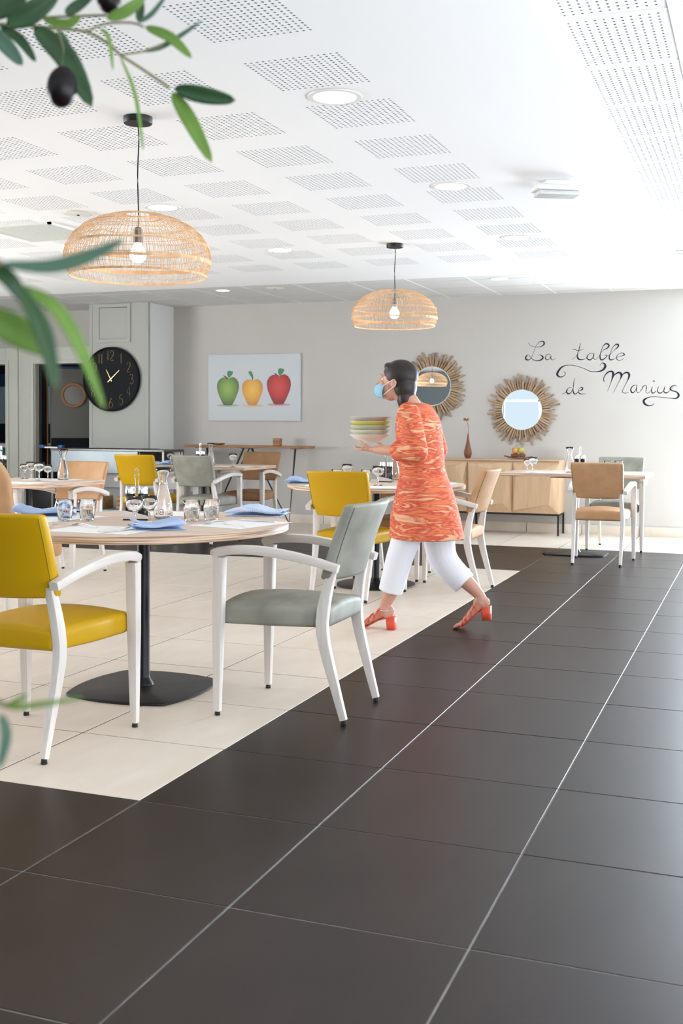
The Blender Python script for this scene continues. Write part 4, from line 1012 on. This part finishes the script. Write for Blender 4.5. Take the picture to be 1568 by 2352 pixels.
# steel counter
sc_ = empty('steel_counter', (-7.2, 11.28, 0), label='stainless steel serving counter in front of the pillar', cat='counter')
ob('front_panel', boxm((-.62, -.18, .595), (.545, -.16, .845), MT['steel'], .003), sc_)
ob('worktop', boxm((-.63, -.185, .8455), (.89, .28, .868), MT['steel_d'], .003), sc_)
ob('side_panel', boxm((-.62, -.155, .595), (-.60, .26, .844), MT['steel']), sc_)
ob('back_panel', boxm((-.595, .25, .40), (.86, .262, .844), MT['steel_d']), sc_)
ob('side_panel', boxm((.55, -.155, .595), (.56, .245, .844), MT['steel_d']), sc_)
for xx, yy in ((-.61, -.168), (.875, -.168), (-.61, .27), (.875, .27)): ob('leg', boxm((xx-.012, yy-.01, 0), (xx+.012, yy+.01, .594 if xx < 0 else .845), MT['steel_d']), sc_)
ob('lower_shelf', boxm((-.59, -.14, .14), (.86, .24, .165), MT['steel']), sc_)
ob('inner_tray', boxm((.58, -.14, .66), (.85, .24, .672), MT['steel_d']), sc_)
ob('push_handle', boxm((-.86, -.02, .868), (-.645, .0, .885), MT['frame_w']), sc_)
for xx in (-.86, -.60): ob('bumper', boxm((xx-.03, -.04, .869), (xx+.03, .02, .905), MT['bluep'], .004), sc_)
ob('well_lid', boxm((-.3, -.15, .8685), (.1, .22, .874), MT['rubber'], .002), sc_); ob('well_lid', boxm((.15, -.15, .8685), (.6, .22, .874), MT['rubber'], .002), sc_)
def crate(cx, z, wd, label):
    t = empty('wooden_crate', (cx, 11.33, z), label=label, cat='crate')
    for k in range(3): ob('slat', boxm((-wd/2, -.14, .006+.05*k), (wd/2, -.128, .046+.05*k), MT['crate'], .002), t)
    for s in (-1, 1): ob('end_board', boxm((s*wd/2-.006, -.127, 0), (s*wd/2+.006, .12, .15), MT['crate'], .002), t)
    ob('crate_floor', boxm((-wd/2+.007, -.127, 0), (wd/2-.007, .12, .008), MT['crate']), t)
crate(-7.38, .166, .36, 'wooden crate on the counter shelf left of the yellow chair')
crate(-6.82, .166, .34, 'wooden crate on the counter shelf right of the yellow chair')
ob('black_bin', mesh(slab(.34, .24, .44, .02, 2, (1, 1, 1), lambda p: Vector((p.x*(1+.2*p.z), p.y, p.z+.222))), MT['rubber'], True), None, (-8.22, 11.62, 0), label='black bin left of the steel counter', cat='bin')

# ------------------------------------------------------------------ olive tree in the foreground
OT = empty('olive_tree', (-1.45, .95, 0), label='olive tree branches hanging into the left foreground', cat='tree')
OFF = Vector((-1.45, .95, 0))
def opart(name, me, **kw): me.transform(Matrix.Translation(-OFF)); return ob(name, me, OT, **kw)
def pxpts(L, d): return [at(*(q[:2]), d=(q[2] if len(q) > 2 else d)) for q in L]
def olive_leaf(path, d, wpx, m, tilt=0, curl=.3):
    P = smooth_pts(pxpts(path, d), 5); n = len(P)-1; wd = wpx*d/F_PX/2; rings = []
    view = (P[n//2]-EYE).normalized()
    for i, p in enumerate(P):
        t = i/n; tg = (P[min(i+1, n)]-P[max(i-1, 0)]).normalized(); s = tg.cross(view).normalized(); nn = s.cross(tg)
        s2 = s*math.cos(tilt)+nn*math.sin(tilt)
        k = wd*(math.sin(math.pi*min(1, max(0, t)))**.62)*(1-.15*t)+.0004
        rings.append([p+s2*(k*a)-view*(curl*k*a*a*(1 if a else 0)) for a in (-1, -.5, 0, .5, 1)])
    bm = new(); loft(bm, rings, cap=False, close=False)
    o = opart('leaf', mesh(bm, MT[m], 'all')); md = o.modifiers.new('s', 'SOLIDIFY'); md.thickness = .0005
    return o
DU, DLo = 1.25, .68
def twig(L, d, r): opart('twig', mesh(sweep(smooth_pts(pxpts(L, d), 3), r, n=7), MT['bark'], True))
twig([(-260, 120, 1.3), (-20, 60), (15, 57), (77, 60), (134, 66), (199, 73), (253, 104), (276, 126), (318, 153), (364, 184), (389, 202)], DU, .0017)
twig([(199, 73), (240, 55), (300, 52), (330, 62)], DU, .0013)
twig([(276, 126), (330, 118), (375, 103)], DU, .0011)
twig([(15, 57), (90, 42), (150, 38), (245, 35)], DU+.03, .0015)
for path, wpx, m, tl in (([(15, 55), (70, 30), (135, -15)], 52, 'leaf', 0), ([(-25, 40), (20, 10), (70, -30)], 46, 'leaf', .2), ([(0, 60), (45, 90), (82, 142)], 26, 'leaf', .3), ([(-30, 62), (10, 100), (52, 150)], 38, 'leafg', 0),
    ([(77, 63), (150, 130), (211, 246)], 56, 'leaf', .1), ([(150, 32), (175, 15), (215, -12)], 26, 'leaf', 0), ([(245, 42), (290, 25), (335, -10)], 28, 'leafl', 0), ([(318, 50), (322, 25), (325, -10)], 20, 'leaf', 0),
    ([(333, 62), (390, 85), (440, 133)], 26, 'leafl', .3), ([(330, 118), (380, 103), (464, 48)], 17, 'leafg', .8), ([(400, 203), (465, 218), (541, 231)], 40, 'leaf', 0), ([(396, 212), (435, 275), (486, 373)], 40, 'leafl', .4),
    ([(276, 130), (305, 200), (318, 260), (328, 345)], 13, 'leafl', .9), ([(230, 66), (250, 88), (259, 161)], 10, 'leafl', .5), ([(318, 52), (350, 30), (385, -15)], 13, 'leafg', .5), ([(132, 70), (150, 92), (165, 128)], 14, 'leafg', .3), ([(100, 45), (150, 55), (185, 40)], 22, 'leafl', .3)):
    olive_leaf(path, DU+random.uniform(-.02, .02), wpx, m, tl)
def olive_fruit(px_, py_, rx, rz, d, tilt=0):
    c = at(px_, py_, d=d); k = d/F_PX
    bm = lathe([(rx*k*math.sin(math.pi*i/14), -rz*k*math.cos(math.pi*i/14)) for i in range(15)], 24)
    bm.transform(Matrix.Translation(c) @ Matrix.Rotation(tilt, 4, fwd)); opart('olive', mesh(bm, MT['olive'], 'all'))
    opart('twig', mesh(sweep([c+UP*rz*k*.9, c+UP*(rz*k+.02)+RT*.002, c+UP*(rz*k+.045)-RT*.006], .0009, n=6), MT['bark'], True))
olive_fruit(142, 200, 34, 47, DU-.02, .12); olive_fruit(250, -2, 28, 33, DU)
# lower, closer branch
twig([(-420, 560, .9), (-60, 600), (2, 605), (30, 640), (48, 668)], DLo, .0022)
for path, wpx, m, tl in (([(3, 606), (110, 612), (200, 590), (285, 550)], 36, 'leafg', .3), ([(30, 640), (85, 730), (110, 800), (128, 898)], 44, 'leaf', .1), ([(40, 655), (120, 700), (180, 790), (240, 942)], 36, 'leafl', .4), ([(-45, 715), (40, 760), (130, 812)], 74, 'leafl', 0),
    ([(-30, 610), (20, 640), (60, 700)], 40, 'leaf', 0), ([(18, 1622), (60, 1622), (190, 1604)], 13, 'leafl', .4), ([(2, 1640), (14, 1690), (-2, 1765)], 24, 'leafg', 0), ([(10, 1622), (35, 1612), (62, 1595)], 12, 'leafl', .3)):
    olive_leaf(path, DLo+random.uniform(-.02, .02), wpx, m, tl)
twig([(-500, 1500, .9), (-60, 1600), (5, 1618), (45, 1625)], DLo, .002)
tk = smooth_pts([(-1.45, .95, .42), (-1.43, .93, .8), (-1.48, .96, 1.2), (-1.42, .98, 1.6), (-1.40, 1.0, 1.95)], 3)
opart('trunk', mesh(sweep(tk, [.03-.0012*i for i in range(len(tk))], n=10), MT['bark'], True))
for tgt, zz in ((at(-260, 120, d=1.3), 1.55), (at(-420, 560, d=.9), 1.2), (at(-500, 1500, d=.9), .75)):
    a = min(tk, key=lambda q: abs(q.z-zz)); opart('bough', mesh(sweep(smooth_pts([a, (a+tgt)/2+Vector((0, 0, .06)), tgt], 3), [.012-.0016*i for i in range(7)], n=7), MT['bark'], True))
opart('pot', mesh(lathe([(0, 0), (.15, 0), (.2, .38), (.215, .40), (.2, .42), (.17, .40), (0, .40)], 32, c=(-1.45, .95, 0)), MT['drift2'], True))

# ------------------------------------------------------------------ the woman carrying bowls
YP = 6.15
WM = Vector((at(960, 1440, z=0).x, YP, 0))
def W(px_, py_, dy=0): return at(px_, py_, y=YP)+Vector((0, dy, 0))
woman = empty('person', WM, label='woman walking left in an orange print tunic, blue face mask and coral sandals, carrying bowls', cat='person')
def wpart(name, bm, m, vox=None, sm=4, parent=None, **kw):
    me = mesh(bm, m, 'all'); me.transform(Matrix.Translation(-WM)); o = ob(name, me, parent or woman, **kw)
    if vox:
        md = o.modifiers.new('r', 'REMESH'); md.mode = 'VOXEL'; md.voxel_size = vox; md.use_smooth_shade = True
        md = o.modifiers.new('s', 'SMOOTH'); md.factor = .5; md.iterations = sm
    return o
def ell(bm, c, r, rot=0, ax='Y', n=20):
    q = bmesh.ops.create_uvsphere(bm, u_segments=n, v_segments=n//2+2, radius=1)
    Mx = Matrix.Translation(c) @ Matrix.Rotation(rot, 4, ax) @ Matrix.Diagonal((*r, 1))
    bmesh.ops.transform(bm, matrix=Mx, verts=q['verts'])
def limb(bm, pts, rad, n=14):
    P = smooth_pts(pts, 4); k = len(P)-1; m_ = len(rad)-1; secs = []
    for i in range(len(P)):
        f = i/k*m_; a = min(int(f), m_-1); f -= a; secs.append(rad[a]*(1-f)+rad[a+1]*f)
    sweep(P, secs, up=(0, 1, .01), n=n, bm=bm); ell(bm, P[0], (secs[0],)*3, n=14); ell(bm, P[-1], (secs[-1],)*3, n=14)
body = new(); HC = W(908, 876)
tl = math.radians(-10)
def Hd(x, y, z): return HC+Matrix.Rotation(-tl, 3, 'Y') @ Vector((x, y, z))   # -x is the face
ell(body, Hd(.012, 0, .022), (.094, .074, .088)); ell(body, Hd(-.022, 0, -.035), (.066, .060, .082)); ell(body, Hd(-.052, 0, -.090), (.026, .030, .022))
sweep([Hd(-.078, 0, .012), Hd(-.094, 0, -.012), Hd(-.108, 0, -.034), Hd(-.088, 0, -.042)], [.008, .010, .014, .010], bm=body, n=8)
for s in (-1, 1):
    ell(body, Hd(-.068, s*.028, .022), (.020, .024, .008)); ell(body, Hd(-.062, s*.036, -.028), (.020, .022, .024)); ell(body, Hd(.014, s*.075, -.012), (.018, .010, .030), .2)
ell(body, Hd(-.082, 0, -.064), (.014, .024, .007)); ell(body, Hd(-.081, 0, -.074), (.013, .020, .007))
limb(body, [Hd(.02, 0, -.05), W(938, 918), W(950, 945)], [.052, .050, .060])
TOR = [((950, 935), .060, .10), ((957, 950), .085, .165), ((962, 985), .100, .165), ((965, 1030), .095, .145), ((970, 1080), .088, .130), ((976, 1120), .100, .155), ((980, 1150), .105, .165)]
def torso(bm, L, extra=0):
    loft(bm, [[W(*c)+Vector(((a+extra)*math.cos(2*math.pi*i/24), (b+extra)*math.sin(2*math.pi*i/24), 0)) for i in range(24)] for c, a, b in L])
torso(body, TOR)
SH = {s: W(956, 950, s*.155) for s in (-1, 1)}; EL = {s: W(982, 1036, s*.205) for s in (-1, 1)}; WR = {s: W(880, 1032, s*.125) for s in (-1, 1)}
for s in (-1, 1): limb(body, [SH[s], (SH[s]+EL[s])/2, EL[s]], [.048, .042, .036]); limb(body, [EL[s], (EL[s]+WR[s])/2, WR[s]], [.036, .034, .023])
# hands cup the bowl stack: palm under, fingers forward and up, thumb on the side
PC = at(848, 1018, y=YP)
for s in (-1, 1):
    w0 = WR[s]; pc = Vector((w0.x-.055, YP+s*.098, w0.z+.002))
    sweep([w0, (w0+pc)/2, pc, pc+Vector((-.03, 0, .002))], [(.022, .018), (.030, .016), (.038, .014), (.036, .012)], bm=body, n=12)
    for k, (dy, L) in enumerate(((-.030, .062), (-.011, .072), (.009, .068), (.027, .052))):
        b0 = pc+Vector((-.028, dy, 0)); d = Vector((-1, -s*.35, -.05)).normalized()
        p1 = b0+d*L*.45; p2 = p1+(d+Vector((0, 0, .35))).normalized()*L*.32; p3 = p2+(d+Vector((0, 0, .8))).normalized()*L*.26
        sweep([b0, p1, p2, p3], [.0095, .0088, .0080, .0062], bm=body, n=8)
    b0 = pc+Vector((.012, s*.026, .006)); sweep([b0, b0+Vector((-.022, s*.016, .018)), b0+Vector((-.046, s*.010, .036)), b0+Vector((-.062, s*.0, .046))], [.013, .0105, .009, .007], bm=body, n=8)
HIP = {-1: W(978, 1140, -.085), 1: W(984, 1140, .085)}; KN_ = {-1: W(930, 1272, -.09), 1: W(1008, 1288, .09)}; AN = {-1: W(896, 1396, -.09), 1: W(1092, 1384, .09)}
for s in (-1, 1):
    limb(body, [HIP[s], (HIP[s]+KN_[s])/2, KN_[s]], [.086, .075, .054]); 
    c = (KN_[s]*.62+AN[s]*.38)+Vector((.014, 0, 0)); limb(body, [KN_[s], c, AN[s]+Vector((0, 0, .03)), AN[s]], [.052, .051, .031, .033])
gz = lambda px_: at(px_, 1445, y=YP-.09)
def foot(bm, heel, ball, toe, wd):
    hv, bv, tv = heel, ball, toe
    an = None
    sweep([hv+Vector((.012, 0, .004)), (hv*.6+bv*.4)+Vector((0, 0, .016)), bv+Vector((0, 0, .004)), (bv+tv)/2], [(.024, .026), (.030, .028), (wd, .018), (wd*.9, .012)], bm=bm, n=14, up=(0, 0, 1))
    dr = (tv-bv); 
    for k in range(5):
        yy = (k-2)*.0165; L = (1.0, .92, .84, .74, .62)[k]; b = bv.lerp(tv, .25)+Vector((0, yy, 0)); e = b+dr*L*.85
        sweep([b, (b+e)/2+Vector((0, 0, .004)), e], [.009, .0085, .0072] if k else [.012, .0115, .009], bm=bm, n=8)
hF = Vector((AN[-1].x+.028, YP-.09, .105)); bF = Vector((AN[-1].x-.105, YP-.09, .030)); tF = Vector((AN[-1].x-.165, YP-.09, .016))
hR = Vector((AN[1].x+.035, YP+.09, .165)); bR = Vector((AN[1].x-.085, YP+.09, .040)); tR = Vector((AN[1].x-.135, YP+.09, .014))
foot(body, hF, bF, tF, .042); foot(body, hR, bR, tR, .042)
limb(body, [AN[-1], AN[-1]+Vector((.010, 0, -.025)), hF+Vector((0, 0, .006))], [.033, .031, .026]); limb(body, [AN[1], AN[1]+Vector((.02, 0, -.02)), hR], [.033, .031, .026])
limb(body, [AN[-1]+Vector((-.005, 0, -.01)), bF.lerp(hF, .6)+Vector((0, 0, .025))], [.031, .025]); limb(body, [AN[1]+Vector((-.005, 0, -.01)), bR.lerp(hR, .6)+Vector((0, 0, .025))], [.031, .025])
wpart('body', body, MT['skin'], .0045, 3)
for s in (-1, 1):
    bm = new(); ell(bm, Hd(-.069, s*.030, .0), (.009, .012, .008)); e_ = wpart('eye', bm, MT['paper'])
    bm = new(); ell(bm, Hd(-.0775, s*.031, .0), (.003, .005, .005)); wpart('iris', bm, MT['hair'], parent=e_)
    bm = sweep([Hd(-.083, s*.014, .020), Hd(-.084, s*.030, .026), Hd(-.070, s*.048, .020)], [(.003, .002)]*3, n=6); wpart('eyebrow', bm, MT['hair'])
# hair
bm = new(); ell(bm, Hd(.026, 0, .040), (.104, .086, .092)); ell(bm, Hd(.062, 0, -.02), (.070, .078, .085)); ell(bm, Hd(.080, 0, -.085), (.048, .066, .075)); ell(bm, Hd(-.030, .0, .070), (.052, .066, .030), .5)
limb(bm, [Hd(.075, 0, -.06), Hd(.085, 0, -.12), Hd(.075, 0, -.165)], [.058, .050, .024])
wpart('hair', bm, MT['hair'], .006, 5)
# mask
bm = new(); rr = []
for i in range(9):
    z = -.02-.088*i/8; k = math.sin(math.pi*(i+1)/10)
    rr.append([Hd(-.072-.046*k*math.cos(a)+.045*(1-math.cos(a)), .066*math.sin(a)*(.75+.3*k), z) for a in [(-1.35+2.7*j/14) for j in range(15)]])
loft(bm, rr, cap=False, close=False); mk = wpart('face_mask', bm, MT['mask']); md = mk.modifiers.new('s', 'SOLIDIFY'); md.thickness = .002
for s in (-1, 1): wpart('ear_loop', sweep([Hd(-.045, s*.066, -.035), Hd(-.01, s*.078, -.005), Hd(.02, s*.086, .012), Hd(.03, s*.084, -.02), Hd(-.035, s*.068, -.085)], .0016, n=5), MT['paper'], parent=mk)
# tunic
bm = new()
TU = [((949, 926), .068, .078), ((952, 934), .080, .115), ((957, 945), .105, .170), ((961, 975), .128, .195), ((964, 1020), .132, .180), ((970, 1080), .128, .165), ((975, 1130), .165, .19), ((976, 1185), .200, .208), ((980, 1236), .218, .218)]
torso(bm, TU)
for s in (-1, 1): limb(bm, [SH[s], (SH[s]+EL[s])/2+Vector((0, s*.01, 0)), EL[s]], [.066, .068, .062]); limb(bm, [EL[s], EL[s].lerp(WR[s], .42)], [.060, .062])
wpart('tunic', bm, MT['tunic'], .007, 22)
# trousers
bm = new(); loft(bm, [[W(*c)+Vector((a*math.cos(2*math.pi*i/24), b*math.sin(2*math.pi*i/24), 0)) for i in range(24)] for c, a, b in (((975, 1105), .112, .165), ((978, 1150), .122, .178), ((980, 1180), .118, .175))])
def leg_cloth(A, B, C, r): 
    P = smooth_pts([A, A.lerp(B, .5), B, C], 5); n = len(P); secs = [r[0]+(r[1]-r[0])*i/(n-1) for i in range(n)]; sweep(P, secs, up=(0, 1, .01), n=18, bm=bm); ell(bm, A, (r[0],)*3)
leg_cloth(HIP[-1], KN_[-1], KN_[-1].lerp(AN[-1], .66), (.095, .070)); leg_cloth(HIP[1], KN_[1], KN_[1].lerp(AN[1], .60), (.110, .072))
wpart('trousers', bm, MT['pants'], .006, 4)
# sandals
def sandal(h_, b_, t_, heel_h):
    e = new(); off = Vector((0, 0, -.020))
    sweep([h_+Vector((.03, 0, -.026)), (h_*.5+b_*.5)+Vector((0, 0, -.016)), b_+Vector((0, 0, -.018)), t_+Vector((-.012, 0, -.010))], [(.028, .004), (.030, .004), (.044, .004), (.034, .004)], n=12, bm=e)
    sd_ = wpart('sandal', e, MT['sandal'])
    e = new(); top = h_+Vector((.006, 0, -.03))
    dn = Vector((.004, 0, -heel_h)) 
    sweep([top, top+dn], [(.027, .027), (.025, .024)], up=(0, 1, 0), n=12, sq=6, bm=e); wpart('block_heel', e, MT['sandal'], parent=sd_)
    e = new(); dirv = (b_-h_)
    for f0, f1, hh in ((.55, 1.0, .040), (1.0, .55, .040), (.80, 1.12, .030), (1.12, .80, .030), (.30, .62, .052), (.62, .34, .050)):
        p0 = h_+dirv*f0; p1 = h_+dirv*f1; pm_ = (p0+p1)/2
        sweep(smooth_pts([p0+Vector((0, -.043, -.012)), p0.lerp(pm_, .5)+Vector((0, -.034, hh*.62)), pm_+Vector((0, 0, hh)), p1.lerp(pm_, .5)+Vector((0, .034, hh*.62)), p1+Vector((0, .043, -.012))], 4), (.0045, .0022), n=6, bm=e)
    wpart('strap', e, MT['sandal'], parent=sd_)
sandal(hF, bF, tF, .073); sandal(hR, bR, tR, .073)
bm = new(); A_ = AN[-1]+Vector((0, 0, .004)); sweep([A_+Vector((.038*math.cos(a), .037*math.sin(a), .004*math.sin(a))) for a in [2*math.pi*i/24 for i in range(25)]], .0028, n=6, bm=bm, cap=False); wpart('anklet', bm, MT['chrome'])
# bowls
BC = at(850, 1024, y=YP)
BW = [(0, 0), (.05, 0), (.055, .006), (.095, .026), (.120, .046), (.122, .048), (.119, .049), (.092, .031), (.052, .011), (0, .010)]
for k, (nm, c) in enumerate((('white', (.80, .79, .70)), ('cream', (.78, .75, .60)), ('pale green', (.62, .66, .50)), ('yellow', (.80, .70, .22)), ('lilac grey', (.60, .56, .62)))):
    ob('bowl', mesh(lathe([(r, z) for r, z in BW], 40), mat('glaze '+nm, c, .4), True), None, (BC.x, YP, BC.z+.018+.026*k), label=nm+' bowl in the stack the woman carries, '+('bottom', 'second from the bottom', 'middle', 'second from the top', 'topmost')[k], cat='bowl', group='stacked bowls')
